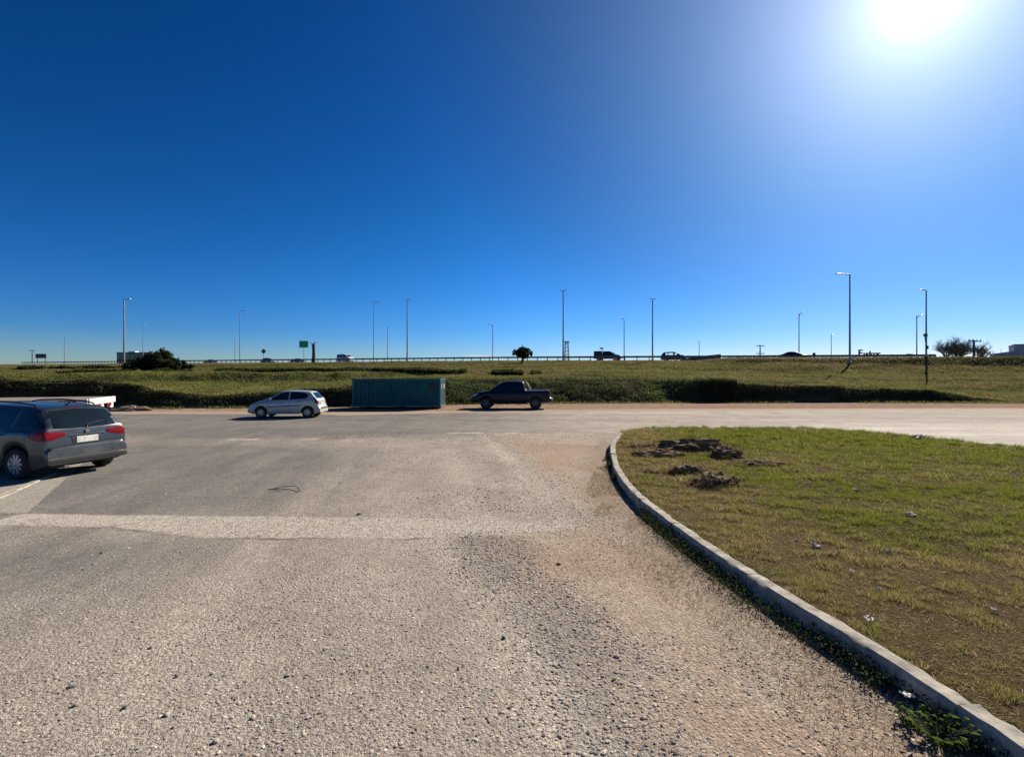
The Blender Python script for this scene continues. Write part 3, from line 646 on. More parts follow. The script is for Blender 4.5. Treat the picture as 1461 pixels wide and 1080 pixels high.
# ------------------------------------------------------------------ vehicles
def chaikin(P, n=2):
    P = [np.array(p, float) for p in P]
    for _ in range(n):
        Q = [P[0]]
        for a, b in zip(P, P[1:]): Q += [a*.75+b*.25, a*.25+b*.75]
        Q.append(P[-1]); P = Q
    return np.array(P)
def make_car(root, sp):
    """sp: L, W, top profile, belt line, wheels. Forward is +X, the origin on the ground between the axles."""
    L, Wd, paint = sp['L'], sp['W'], sp['paint']
    top = chaikin(sp['top'], 2); ax = sp['axles']; wr = sp['wr']; detail = sp.get('detail', 2)
    x0, x1 = top[0][0], top[-1][0]; xm = (x0+x1)/2; hl = (x1-x0)/2
    ar = wr+.045
    xs = set(np.round(top[:, 0], 4)) | set(np.round(np.linspace(x0, x1, 60 if detail > 1 else 26), 4))
    for a in ax: xs |= set(np.round(a+ar*np.cos(np.linspace(0, np.pi, 19 if detail > 1 else 9)), 4))
    xs = np.array(sorted(x for x in xs if x0 <= x <= x1)); xs = xs[np.r_[True, np.diff(xs) > .004]]
    zt = np.interp(xs, top[:, 0], top[:, 1]); bl = ip(xs, sp['belt'])
    zb = np.full(len(xs), sp['sill'])+sp.get('endlift', .07)*sst(.80, 1, np.abs(xs-xm)/hl)
    for a in ax:
        d2 = ar**2-(xs-a)**2; zb = np.where(d2 > 0, np.maximum(zb, wr+np.sqrt(np.maximum(d2, 0))), zb)
    hw = Wd/2*(1-sp.get('taper', .1)*np.abs((xs-xm)/hl)**5)
    bm = bmesh.new(); rows = []
    for x, t, b, zl, w in zip(xs, zt, bl, zb, hw):
        b = min(b, t-.03); zl = min(zl, b-.02)
        zz = lambda f: zl+(b-zl)*f
        pts = [(w-.055, zz(0)), (w-.022, zz(.1)), (w-.004, zz(.3)), (w, zz(.55)), (w-.004, zz(.78)), (w-.022, zz(.92)), (w-.055, b)]
        gh = t-b; wrf = w-.06-sp.get('tumble', .36)*gh; c = min(.07, gh*.45)
        for f in (.12, .5, .85): pts.append((w-.06+(wrf-w+.06)*f, b+(gh-c)*f))
        pts += [(wrf-.012, t-c*.72), (wrf-.05, t-c*.25), (wrf-.12, t-c*.02), (wrf*.55, t+sp.get('crown', .012)), (0, t+sp.get('crown', .012)*1.4)]
        rows.append([bm.verts.new((x, y, z)) for y, z in pts]+[bm.verts.new((x, -y, z)) for y, z in pts[-2::-1]])
    for r0, r1 in zip(rows, rows[1:]):
        for k in range(len(r0)-1): bm.faces.new((r0[k], r1[k], r1[k+1], r0[k+1]))
    for r in (rows[0], rows[-1]): bm.faces.new(r)
    bmesh.ops.recalc_face_normals(bm, faces=bm.faces)
    bvh = BVHTree.FromBMesh(bm)
    if sp.get('open_windows'):
        # side window openings: sky shows through
        def inside(c):
            for A, Bq in sp['open_windows']:
                if A[0] < c.x < A[1] and Bq[0] < c.z < Bq[1]: return True
        dl = [f for f in bm.faces if abs(f.normal.y) > .5 and inside(f.calc_center_median())]
        bmesh.ops.delete(bm, geom=dl, context='FACES')
    link('body', bm_mesh('body', bm, 28, True), paint, root)
    def cast(p, d):
        h = bvh.ray_cast(Vector(p), Vector(d)); return (h[0], h[1]) if h[0] is not None else (None, None)
    def patch(bm, A, Bq, axis, side=1, n=10, m=5, off=.006):
        """a panel on the body between the polylines A and Bq; axis 'side' (x,z), 'rear'/'front' (y,z), 'top' (x,y)"""
        A = np.array(A, float); Bq = np.array(Bq, float)
        def samp(P, t):
            q = np.linspace(0, 1, len(P)); return np.array([np.interp(t, q, P[:, 0]), np.interp(t, q, P[:, 1])])
        G = []
        for i in range(n+1):
            row = []
            for j in range(m+1):
                q = samp(A, i/n)*(1-j/m)+samp(Bq, i/n)*(j/m)
                if axis == 'side': o, d = (q[0], side*3, q[1]), (0, -side, 0)
                elif axis == 'rear': o, d = (x0-2, q[0], q[1]), (1, 0, 0)
                elif axis == 'front': o, d = (x1+2, q[0], q[1]), (-1, 0, 0)
                else: o, d = (q[0], q[1], 4), (0, 0, -1)
                h, nr = cast(o, d)
                if h is None: row.append(None); continue
                if nr.dot(Vector(d)) > 0: nr = -nr
                e = i in (0, n) or j in (0, m)
                row.append((bm.verts.new(h+nr*(off*(.55 if e else 1))), bm.verts.new(h-nr*.01) if e else None))
            G.append(row)
        for i in range(n):
            for j in range(m):
                q = [G[i][j], G[i+1][j], G[i+1][j+1], G[i][j+1]]
                if all(q): bm.faces.new([v[0] for v in q])
        for ring in ([(i, 0) for i in range(n+1)], [(i, m) for i in range(n+1)], [(0, j) for j in range(m+1)], [(n, j) for j in range(m+1)]):
            for a, b in zip(ring, ring[1:]):
                p, q = G[a[0]][a[1]], G[b[0]][b[1]]
                if p and q and p[1] and q[1]: bm.faces.new((p[0], q[0], q[1], p[1]))
    def part(name, specs, mat, parent=None, **kw):
        bm = bmesh.new()
        for s in specs: patch(bm, *s, **kw)
        bmesh.ops.recalc_face_normals(bm, faces=bm.faces)
        return link(name, bm_mesh(name, bm, 35, True), mat, parent or root)
    for A, Bq in sp.get('side_windows', []):
        for s in (1, -1): part('window', [(A, Bq, 'side', s)], M_glass)
    if 'windshield' in sp: part('windshield', [(*sp['windshield'], 'front')], M_glass)
    if 'rear_window' in sp: part('rear_window', [(*sp['rear_window'], 'rear')], M_glass)
    for s in (1, -1):
        if 'tail' in sp:
            o = [(A if s == 1 or axn == 'side' else [(-y, z) for y, z in A], Bq if s == 1 or axn == 'side' else [(-y, z) for y, z in Bq], axn, s) for A, Bq, axn in sp['tail']]
            part('tail_light', o, M_red, off=.012)
        if 'head' in sp:
            o = [(A if s == 1 or axn == 'side' else [(-y, z) for y, z in A], Bq if s == 1 or axn == 'side' else [(-y, z) for y, z in Bq], axn, s) for A, Bq, axn in sp['head']]
            part('headlight', o, M_clear, off=.01)
        for A, Bq in sp.get('moulding', []): part('side_moulding', [(A, Bq, 'side', s)], M_black, off=.014)
        for (x, z) in sp.get('handles', []):
            h, nr = cast((x, s*3, z), (0, -s, 0))
            if h is not None: B('door_handle', lambda bm: box(bm, (h.x, h.y+s*.012, h.z), (.17, .03, .028), bev=.008), sp.get('handle_mat', M_black), root, smooth=True)
        if detail > 1:
            for xa, z0, z1 in sp.get('seams', []):
                part('door_seam', [([(xa, z0), (xa, z1)], [(xa+.009, z0), (xa+.009, z1)], 'side', s)], M_black, n=8, m=1, off=.002)
        if 'mirror' in sp:
            mx_, mz = sp['mirror']; h, nr = cast((mx_, s*3, mz), (0, -s, 0))
            B('wing_mirror', lambda bm: box(bm, (mx_, (abs(h.y)+.1)*s, mz+.03), (.09, .2, .13), bev=.03), sp.get('mirror_mat', paint), root, smooth=True)
    for nm, A, Bq, axn, mat in sp.get('panels', []): part(nm, [(A, Bq, axn)], mat, off=.01, n=14)
    if 'plate' in sp:
        py, pz = sp['plate']; h, nr = cast((x0-2, py, pz), (1, 0, 0))
        B('number_plate', lambda bm: box(bm, (h.x-.012, py, pz), (.016, .42, .13), bev=.004), M_plate, root)
    B('underbody', lambda bm: box(bm, (xm, 0, (sp['sill']+wr*1.9)/2+.03), (2*hl-.35, Wd-.5, wr*1.9-sp['sill']+.02), bev=.05), M_black, root)
    ns = sp.get('spokes', 9)
    for a in ax:
        for s in (1, -1):
            M = Matrix.Translation((a, s*(Wd/2-.115), wr)) @ Matrix.Rotation(0 if s == 1 else math.pi, 4, 'Z')
            def tyre(bm):
                r = wr; prof = [(r*.64, -.08), (r*.7, -.1), (r*.9, -.1), (r*.985, -.075), (r, -.03), (r, .03), (r*.985, .075), (r*.9, .1), (r*.7, .102), (r*.64, .085)]
                lathe(bm, prof, 36, M)
            w = empty('wheel'); w.parent = root
            B('tyre', tyre, M_rubber, w, 50, True)
            def rim(bm):
                r = wr*.66
                lathe(bm, [(r, .085), (r*.97, .092), (r*.9, .075), (r*.88, .03), (.02, .02)], 36, M)
                for k in range(ns):
                    an = 2*math.pi*k/ns; c, s_ = math.cos(an), math.sin(an)
                    p0, p1 = r*.12, r*.93; w0, w1 = .022, .030 if ns > 7 else .042
                    q = [(p0, -w0), (p1, -w1), (p1, w1), (p0, w0)]
                    tv = [bm.verts.new(M @ Vector((x*c-y*s_, .075 if x > p0 else .085, x*s_+y*c))) for x, y in q]
                    bv = [bm.verts.new(M @ Vector((x*c-y*s_, .022, x*s_+y*c))) for x, y in q]
                    bm.faces.new(tv)
                    for i in range(4): bm.faces.new((tv[i], tv[(i+1) % 4], bv[(i+1) % 4], bv[i]))
                lathe(bm, [(r*.24, .04), (r*.24, .086), (.001, .09)], 16, M)
            B('rim', rim, sp.get('rim_mat', M_alloy), w, 30, True)
            if detail > 1:
                B('rim_shadow', lambda bm: lathe(bm, [(wr*.6, .034), (.001, .034)], 24, M), M_black, w)
    return cast

def paint_mat(name, col, metal=.6, rough=.32, coat=.8, dust=.25):
    m, nt, p = node_mat(name); g = NG(nt)
    pos = g.N('ShaderNodeTexCoord').outputs['Object']
    n = g.noise(pos, 2.5, 6, .7); sp = g.N('ShaderNodeSeparateXYZ'); g.L(pos, sp.inputs[0])
    low = g.math('MULTIPLY', g.rng(sp.outputs[2], .75, .2), g.rng(n, .3, .7, .3, 1.2), True)
    c = g.mix(g.math('MULTIPLY', low, dust*1.6, True), col, (.23, .195, .155))
    g.L(c, p.inputs['Base Color']); p.inputs['Metallic'].default_value = metal; p.inputs['Coat Weight'].default_value = coat; p.inputs['Coat Roughness'].default_value = .08
    g.L(g.math('ADD', g.rng(n, .3, .7, rough-.05, rough+.1), g.math('MULTIPLY', low, .3)), p.inputs['Roughness'])
    return m

def grey_wagon():
    # rear wheels touch the ground at (-10.03, 10.07) and (-9.63, 11.47)
    fwd = Vector((-.965, .262, 0)); ang = math.atan2(fwd.y, fwd.x)
    rear_mid = Vector((-9.83, 10.77, 0)); c = rear_mid+fwd*1.32
    r = empty('station_wagon', (c.x, c.y, .008), ang, 'dark grey station wagon with roof rails, cut off by the left edge', 'car')
    P = paint_mat('dark_grey_metallic', (.065, .072, .08), .75, .33, .6, .12)
    sp = dict(L=4.56, W=1.78, paint=P, axles=(-1.40, 1.29), wr=.315, sill=.2, taper=.13, endlift=.1, tumble=.34,
        top=[(-2.19, .40), (-2.185, .55), (-2.17, .62), (-2.11, .645), (-2.09, .66), (-2.09, .78), (-2.085, .95), (-2.05, 1.03), (-1.93, 1.17), (-1.78, 1.36), (-1.70, 1.415), (-1.62, 1.43), (-1.2, 1.465), (-.3, 1.49), (.3, 1.465), (.62, 1.40), (1.30, 1.03), (1.42, .99), (1.9, .9), (2.15, .78), (2.27, .62), (2.3, .42)],
        belt=[(-2.3, 1.0), (-1, .97), (.6, .94), (1.3, .93), (2.3, .75)],
        side_windows=[([(-1.98, 1.06), (-1.62, 1.36), (-1.30, 1.39)], [(-1.94, 1.02), (-1.6, 1.02), (-1.22, 1.02)]),
                      ([(-1.20, 1.395), (-.8, 1.41), (-.38, 1.415)], [(-1.13, 1.015), (-.7, 1.005), (-.36, 1.0)]),
                      ([(-.30, 1.415), (.1, 1.40), (.38, 1.37), (.92, 1.10)], [(-.28, 1.0), (.1, .99), (.5, .985), (1.02, .985)])],
        windshield=([(-.52, 1.36), (0, 1.385), (.52, 1.36)], [(-.66, 1.05), (0, 1.06), (.66, 1.05)]),
        rear_window=([(-.57, 1.355), (0, 1.39), (.57, 1.355)], [(-.74, 1.03), (-.4, 1.0), (0, .995), (.4, 1.0), (.74, 1.03)]),
        tail=[([(.40, .93), (.62, .955), (.80, .96)], [(.40, .86), (.62, .79), (.80, .775)], 'rear'), ([(-2.08, .955), (-1.95, .95), (-1.74, .90)], [(-2.08, .775), (-1.95, .78), (-1.74, .84)], 'side')],
        head=[([(.5, .78), (.82, .8)], [(.5, .66), (.82, .68)], 'front')],
        panels=[('hatch_trim', [(-.36, .865), (.36, .865)], [(-.36, .835), (.36, .835)], 'rear', M_black),
                ('lower_bumper', [(-.78, .43), (0, .42), (.78, .43)], [(-.74, .32), (0, .32), (.74, .32)], 'rear', M_black),
                ('plate_recess', [(-.30, .83), (.30, .83)], [(-.27, .68), (.27, .68)], 'rear', P)],
        handles=[(-.95, .90), (-.05, .88)], handle_mat=P, seams=[(-.33, .27, .99), (.88, .3, .97), (-1.08, .68, 1.0), (-1.66, .7, .99)],
        mirror=(.86, .98), plate=(0, .755), spokes=10)
    cast = make_car(r, sp)
    for s in (1, -1):
        def rail(bm):
            pts = [(-1.55, s*.545, 1.40), (-1.45, s*.55, 1.475), (-1.2, s*.55, 1.51), (-.5, s*.55, 1.545), (.2, s*.545, 1.525), (.45, s*.54, 1.49), (.55, s*.53, 1.43)]
            tube(bm, pts, .017, 8)
        B('roof_rail', rail, M_black, r, 60, True)
    B('rear_wiper', lambda bm: tube(bm, [(-2.085, 0, 1.0), (-2.06, -.02, 1.055), (-2.02, -.25, 1.10), (-2.0, -.38, 1.11)], .011, 6), M_black, r)
    B('roof_aerial', lambda bm: tube(bm, [(-1.45, 0, 1.45), (-1.62, 0, 1.53)], [.02, .006], 6), M_black, r)
    B('brake_light', lambda bm: box(bm, (-1.735, 0, 1.407), (.02, .22, .018)), M_red, r)
    B('badge', lambda bm: lathe(bm, [(.038, 0), (.038, .01), (.001, .012)], 20, Matrix.Translation((-2.094, 0, .925)) @ Matrix.Rotation(R(90), 4, 'Z')), M_chrome, r)
    B('exhaust_pipe', lambda bm: tube(bm, [(-1.9, .45, .26), (-2.17, .45, .25)], .03, 10), M_darksteel, r)
grey_wagon()

def silver_hatchback():
    fwd = Vector((-math.cos(R(5)), -math.sin(R(5)), 0))
    r = empty('hatchback', (-11.3, 25.1, 0), math.atan2(fwd.y, fwd.x), 'small silver five door hatchback parked left of the teal container', 'car')
    P = paint_mat('silver_paint', (.44, .465, .44), .25, .35, .5, .2); r.scale = (.91, .95, .95)
    sp = dict(L=3.84, W=1.65, paint=P, axles=(-1.22, 1.22), wr=.295, sill=.22, taper=.14, tumble=.38,
        top=[(-1.88, .40), (-1.88, .55), (-1.83, .60), (-1.78, .63), (-1.76, .85), (-1.72, .95), (-1.58, 1.10), (-1.38, 1.31), (-1.28, 1.375), (-1.1, 1.39), (-.4, 1.425), (.05, 1.41), (.3, 1.34), (1.05, .98), (1.15, .94), (1.6, .82), (1.85, .66), (1.93, .5), (1.93, .40)],
        belt=[(-1.9, .98), (-1.2, .97), (-.2, .92), (.8, .87), (1.9, .66)],
        side_windows=[([(-1.28, 1.2), (-1.0, 1.32), (-.6, 1.345), (-.28, 1.35)], [(-1.12, 1.01), (-.9, 1.0), (-.6, .985), (-.27, .965)]),
                      ([(-.21, 1.35), (0, 1.34), (.22, 1.29), (.72, 1.03)], [(-.2, .96), (.1, .95), (.4, .94), (.84, .925)])],
        windshield=([(-.5, 1.27), (0, 1.29), (.5, 1.27)], [(-.62, .99), (0, 1.0), (.62, .99)]),
        rear_window=([(-.46, 1.30), (0, 1.32), (.46, 1.30)], [(-.58, 1.03), (0, 1.01), (.58, 1.03)]),
        tail=[([(.56, .98), (.72, .98)], [(.58, .74), (.72, .74)], 'rear'), ([(-1.72, .94), (-1.58, 1.0)], [(-1.74, .76), (-1.62, .78)], 'side')],
        head=[([(.35, .72), (.7, .76)], [(.4, .62), (.72, .62)], 'front'), ([(1.85, .68), (1.5, .80)], [(1.85, .60), (1.62, .66)], 'side')],
        moulding=[([(-.86, .69), (.9, .62)], [(-.86, .645), (.9, .575)])],
        panels=[('bumper_strip', [(-.74, .56), (.74, .56)], [(-.74, .47), (.74, .47)], 'rear', M_black)],
        handles=[(-.78, .87), (.06, .82)], seams=[(-.24, .3, .95), (.84, .3, .9), (-.9, .68, .97)], mirror=(.68, .96), plate=(0, .72), spokes=8)
    make_car(r, sp)
    B('rear_wiper', lambda bm: tube(bm, [(-1.68, 0, 1.02), (-1.62, -.3, 1.09)], .01, 6), M_black, r)
silver_hatchback()

PICKUP = dict(L=5.1, W=1.82, axles=(-1.55, 1.55), wr=.37, sill=.42, taper=.1, endlift=.06, tumble=.3, crown=.01,
    top=[(-2.52, .56), (-2.52, .72), (-2.47, .75), (-2.44, .78), (-2.44, 1.0), (-2.42, 1.17), (-2.36, 1.19), (-1.9, 1.17), (-1.0, 1.16), (-.93, 1.17), (-.89, 1.25), (-.80, 1.60), (-.77, 1.70), (-.70, 1.73), (-.2, 1.76), (.35, 1.735), (.6, 1.67), (1.30, 1.19), (1.40, 1.14), (1.95, 1.07), (2.25, .99), (2.45, .82), (2.5, .6), (2.5, .5)],
    belt=[(-2.6, 1.13), (-.9, 1.13), (.5, 1.10), (1.3, 1.07), (2.5, .84)],
    side_windows=[([(-.74, 1.60), (-.4, 1.66), (.02, 1.67)], [(-.78, 1.18), (-.4, 1.17), (.02, 1.165)]),
                  ([(.09, 1.67), (.4, 1.64), (.55, 1.58), (.98, 1.26)], [(.09, 1.16), (.4, 1.155), (.7, 1.15), (1.06, 1.145)])],
    windshield=([(-.55, 1.60), (0, 1.62), (.55, 1.60)], [(-.7, 1.21), (0, 1.22), (.7, 1.21)]),
    rear_window=([(-.55, 1.60), (.55, 1.60)], [(-.6, 1.28), (.6, 1.28)]),
    tail=[([(.72, 1.1), (.82, 1.1)], [(.72, .8), (.82, .8)], 'rear'), ([(-2.43, 1.1), (-2.34, 1.1)], [(-2.43, .82), (-2.36, .82)], 'side')],
    head=[([(.5, .93), (.8, .96)], [(.5, .8), (.8, .8)], 'front'), ([(2.42, .9), (2.1, .99)], [(2.42, .8), (2.15, .86)], 'side')],
    handles=[(-.62, 1.04), (.2, 1.03)], mirror=(.92, 1.2), spokes=6)
def dark_pickup():
    fwd = Vector((-math.cos(R(4)), math.sin(R(4)), 0))
    r = empty('pickup_truck', (-.02, 31.7, 0), math.atan2(fwd.y, fwd.x), 'black double cab pickup parked on the dirt right of the teal container', 'pickup')
    P = paint_mat('black_paint', (.006, .009, .02), 0, .35, .12, .0); P.node_tree.nodes['Principled BSDF'].inputs['Specular IOR Level'].default_value = .25
    sp = dict(PICKUP, paint=P, mirror_mat=P, handle_mat=M_black, seams=[(.05, .5, 1.14), (1.05, .6, 1.1), (-.86, .55, 1.12)], plate=(0, .92), rim_mat=pmat('dark_alloy', (.1, .1, .105), .4, metal=.7))
    make_car(r, sp)
    for s in (1, -1):
        B('sport_bar', lambda bm: tube(bm, [(-.86, s*.6, 1.66), (-1.0, s*.64, 1.6), (-1.22, s*.7, 1.2)], .035, 8), M_black, r, 50, True)
    B('rear_bumper', lambda bm: box(bm, (-2.55, 0, .62), (.12, 1.6, .14), bev=.03), M_galv, r, smooth=True)
    B('side_step', lambda bm: tube(bm, [(-1.0, .9, .38), (1.0, .9, .38)], .04, 8), M_black, r)
dark_pickup()

# cars passing on the highway
def on_highway(px, off, ahead=1):
    xp = (px-CX)/F; Y = (93+off*math.sqrt(1+K*K))/(1+K*xp); X = xp*Y
    return (X, Y, float(road_z(np.array(X)))+.065), math.atan2(DX.y*ahead, DX.x*ahead)
SEDAN = dict(L=4.3, W=1.74, axles=(-1.28, 1.3), wr=.3, sill=.22, taper=.12, tumble=.4, detail=1,
    top=[(-2.12, .45), (-2.12, .8), (-2.08, .96), (-1.6, 1.02), (-.95, 1.36), (-.6, 1.42), (0, 1.43), (.35, 1.36), (1.05, 1.0), (1.2, .95), (1.8, .86), (2.1, .68), (2.16, .45)],
    belt=[(-2.2, .95), (0, .93), (2.2, .72)],
    side_windows=[([(-.95, 1.3), (-.1, 1.37)], [(-1.25, 1.02), (-.1, .98)]), ([(-.04, 1.37), (.3, 1.32), (.8, 1.06)], [(-.04, .98), (.4, .97), (.95, .965)])],
    windshield=([(-.5, 1.3), (.5, 1.3)], [(-.62, 1.04), (.62, 1.04)]), rear_window=([(-.5, 1.3), (.5, 1.3)], [(-.6, 1.07), (.6, 1.07)]), spokes=5,
    tail=[([(.5, .9), (.75, .9)], [(.5, .75), (.75, .75)], 'rear')], head=[([(.4, .75), (.75, .78)], [(.4, .65), (.75, .65)], 'front')])
P_dark = paint_mat('charcoal_paint', (.03, .034, .038), .4, .3)
def far_car(px, off, name, sp, label, cat, ahead=1):
    loc, rz = on_highway(px, off, ahead)
    r = empty(name, loc, rz, label, cat); make_car(r, sp); return r
SUV = dict(SEDAN, L=4.2, paint=P_dark, sill=.25, open_windows=[((-1.45, -.95), (1.08, 1.42)), ((-.82, -.05), (1.06, 1.44)), ((.08, .62), (1.06, 1.42))], side_windows=[],
    top=[(-2.05, .45), (-2.05, .75), (-1.98, 1.0), (-1.85, 1.2), (-1.6, 1.47), (-1.3, 1.54), (-.3, 1.57), (.2, 1.54), (.5, 1.45), (1.1, 1.08), (1.25, 1.03), (1.8, .92), (2.08, .7), (2.12, .45)],
    belt=[(-2.2, 1.02), (2.2, .85)], rear_window=([(-.5, 1.42), (.5, 1.42)], [(-.6, 1.14), (.6, 1.14)]), windshield=([(-.5, 1.42), (.5, 1.42)], [(-.62, 1.12), (.62, 1.12)]))
far_car(961.5, 3.5, 'suv', SUV, 'dark five door car on the highway with sky showing through its windows', 'car')
far_car(1133, 3.5, 'sedan', dict(SEDAN, paint=P_dark), 'dark low sedan on the highway left of the short square post', 'car')
far_car(382, 7, 'sedan', dict(SEDAN, paint=P_dark), 'dark rounded car on the highway just under the diamond warning sign', 'car')
far_car(300, 12, 'sedan', dict(SEDAN, paint=P_dark), 'small dark car on the highway right of the big dark bush', 'car', -1)
far_car(424, 12, 'sedan', dict(SEDAN, paint=P_dark), 'dark car on the highway just left of the green road sign post', 'car', -1)
VAN = dict(SEDAN, L=4.5, W=1.8, paint=paint_mat('white_paint', (.7, .71, .72), 0, .35), sill=.26, tumble=.12,
    top=[(-2.15, .5), (-2.15, 1.2), (-2.1, 1.85), (-1.9, 1.93), (0, 1.97), (.6, 1.9), (1.4, 1.25), (1.6, 1.15), (2.0, 1.05), (2.2, .75), (2.22, .5)], belt=[(-2.2, 1.1), (2.2, .9)],
    side_windows=[([(-1.95, 1.75), (-1.0, 1.77)], [(-1.95, 1.2), (-1.0, 1.18)]), ([(-.9, 1.78), (-.1, 1.78)], [(-.9, 1.18), (-.1, 1.16)]), ([(0, 1.78), (.5, 1.74), (1.1, 1.3)], [(0, 1.16), (.5, 1.14), (1.25, 1.12)])],
    windshield=([(-.6, 1.78), (.6, 1.78)], [(-.7, 1.3), (.7, 1.3)]), rear_window=([(-.65, 1.75), (.65, 1.75)], [(-.68, 1.25), (.68, 1.25)]))
far_car(493, 3.5, 'van', VAN, 'white van with dark windows driving on the highway above the container', 'van')
pk = far_car(868, 3.0, 'pickup_truck', dict(PICKUP, paint=P_dark, detail=1), 'dark pickup on the highway carrying a tall dark red load', 'pickup')
def cargo(bm):
    box(bm, (0, 0, .3), (1.5, 1.45, .6), bev=.03)
    for k in range(5): box(bm, (-.6+.3*k, -.735, .3), (.05, .03, .56))
cg = B('cargo_box', cargo, pmat('dark_red_panels', (.075, .035, .04), .7, noise=.3)); tag(cg, 'dark red ribbed box load standing on the bed of the highway pickup', 'box')
lp, rz = on_highway(868, 3.0); cg.location = (lp[0]-DX.x*1.72, lp[1]-DX.y*1.72, lp[2]+1.19); cg.rotation_euler = (0, 0, rz)

# ------------------------------------------------------------------ container and flatbed trailer
def container():
    Lx, D, H, z0 = 5.55, 2.35, 1.78, .14
    r = empty('shipping_container', (-7.27, 32.2, 0), R(.5), 'dark teal corrugated metal container standing on the dirt at the foot of the bank', 'container')
    teal = pmat('teal_container_paint', (.012, .10, .12), .6, noise=.35, nscale=2.2, bump=.2, spec=.2)
    edge = pmat('teal_frame_paint', (.02, .10, .10), .5, noise=.3, nscale=4)
    g = NG(teal.node_tree); pb = teal.node_tree.nodes['Principled BSDF']; src = pb.inputs['Base Color'].links[0].from_socket
    pc = g.N('ShaderNodeTexCoord').outputs['Object']
    rust = g.math('MULTIPLY', g.rng(g.noise(g.map(pc, (1.2, 1.2, .5)), 1.6, 8, .75), .58, .7), .75)
    g.L(g.mix(rust, src, (.075, .05, .04)), pb.inputs['Base Color'])
    def sheet(bm, n, w, dep, y, flip, ax):
        ph = [(0, 0), (.3, 0), (.5, dep), (.8, dep)]
        prev = None
        for k in range(n):
            for f, d in ph:
                u = -w/2+(k+f)*w/n
                p = [(u, y+flip*d, z0+.12), (u, y+flip*d, z0+H-.1)] if ax == 'x' else [(y+flip*d, u, z0+.12), (y+flip*d, u, z0+H-.1)]
                cur = [bm.verts.new(q) for q in p]
                if prev: bm.faces.new((prev[0], cur[0], cur[1], prev[1]))
                prev = cur
        cur = [bm.verts.new(q) for q in ([(w/2, y, z0+.12), (w/2, y, z0+H-.1)] if ax == 'x' else [(y, w/2, z0+.12), (y, w/2, z0+H-.1)])]
        bm.faces.new((prev[0], cur[0], cur[1], prev[1]))
    B('side_wall', lambda bm: sheet(bm, 20, Lx-.24, .06, -D/2+.03, 1, 'x'), teal, r)
    B('side_wall', lambda bm: sheet(bm, 26, Lx-.24, .04, D/2-.03, -1, 'x'), teal, r)
    B('end_wall', lambda bm: sheet(bm, 11, D-.2, .04, -Lx/2+.03, 1, 'y'), teal, r)
    B('roof', lambda bm: box(bm, (0, 0, z0+H-.06), (Lx-.2, D-.2, .05)), teal, r)
    def frame(bm):
        for sx in (-1, 1):
            for sy in (-1, 1):
                box(bm, (sx*(Lx/2-.06), sy*(D/2-.06), z0+H/2), (.12, .12, H), bev=.012)
                for zz in (z0+.05, z0+H-.05): box(bm, (sx*(Lx/2-.08), sy*(D/2-.07), zz), (.17, .15, .13), bev=.01)
            box(bm, (sx*(Lx/2-.05), 0, z0+.06), (.1, D-.24, .12)); box(bm, (sx*(Lx/2-.05), 0, z0+H-.05), (.1, D-.24, .1))
        for sy in (-1, 1):
            box(bm, (0, sy*(D/2-.05), z0+.06), (Lx-.24, .1, .12)); box(bm, (0, sy*(D/2-.04), z0+H-.05), (Lx-.24, .08, .1))
    B('frame', frame, edge, r)
    for s in (-1, 1):
        d = B('door', lambda bm: box(bm, (Lx/2-.06, s*(D/4-.04), z0+H/2), (.06, D/2-.14, H-.24), bev=.01), edge, r)
        for q in (.25, .75):
            B('lock_bar', lambda bm: tube(bm, [(Lx/2+.0, s*(q*(D/2-.1)), z0+.1), (Lx/2+.0, s*(q*(D/2-.1)), z0+H-.1)], .02, 8), M_galv, d)
        B('placard', lambda bm: box(bm, (Lx/2-.02, s*(D/4), z0+H*.72), (.012, .3, .3)), pmat('white_placard', (.7, .72, .7), .5), d)
    B('vent', lambda bm: box(bm, (Lx/2-.52, -D/2+.012, z0+H-.46), (.38, .07, .26), bev=.01), M_black, r)
    for x in (-2.0, 0, 2.0):
        B('skid', lambda bm: box(bm, (x, 0, z0/2), (.2, D-.1, z0)), M_bark, r)
container()
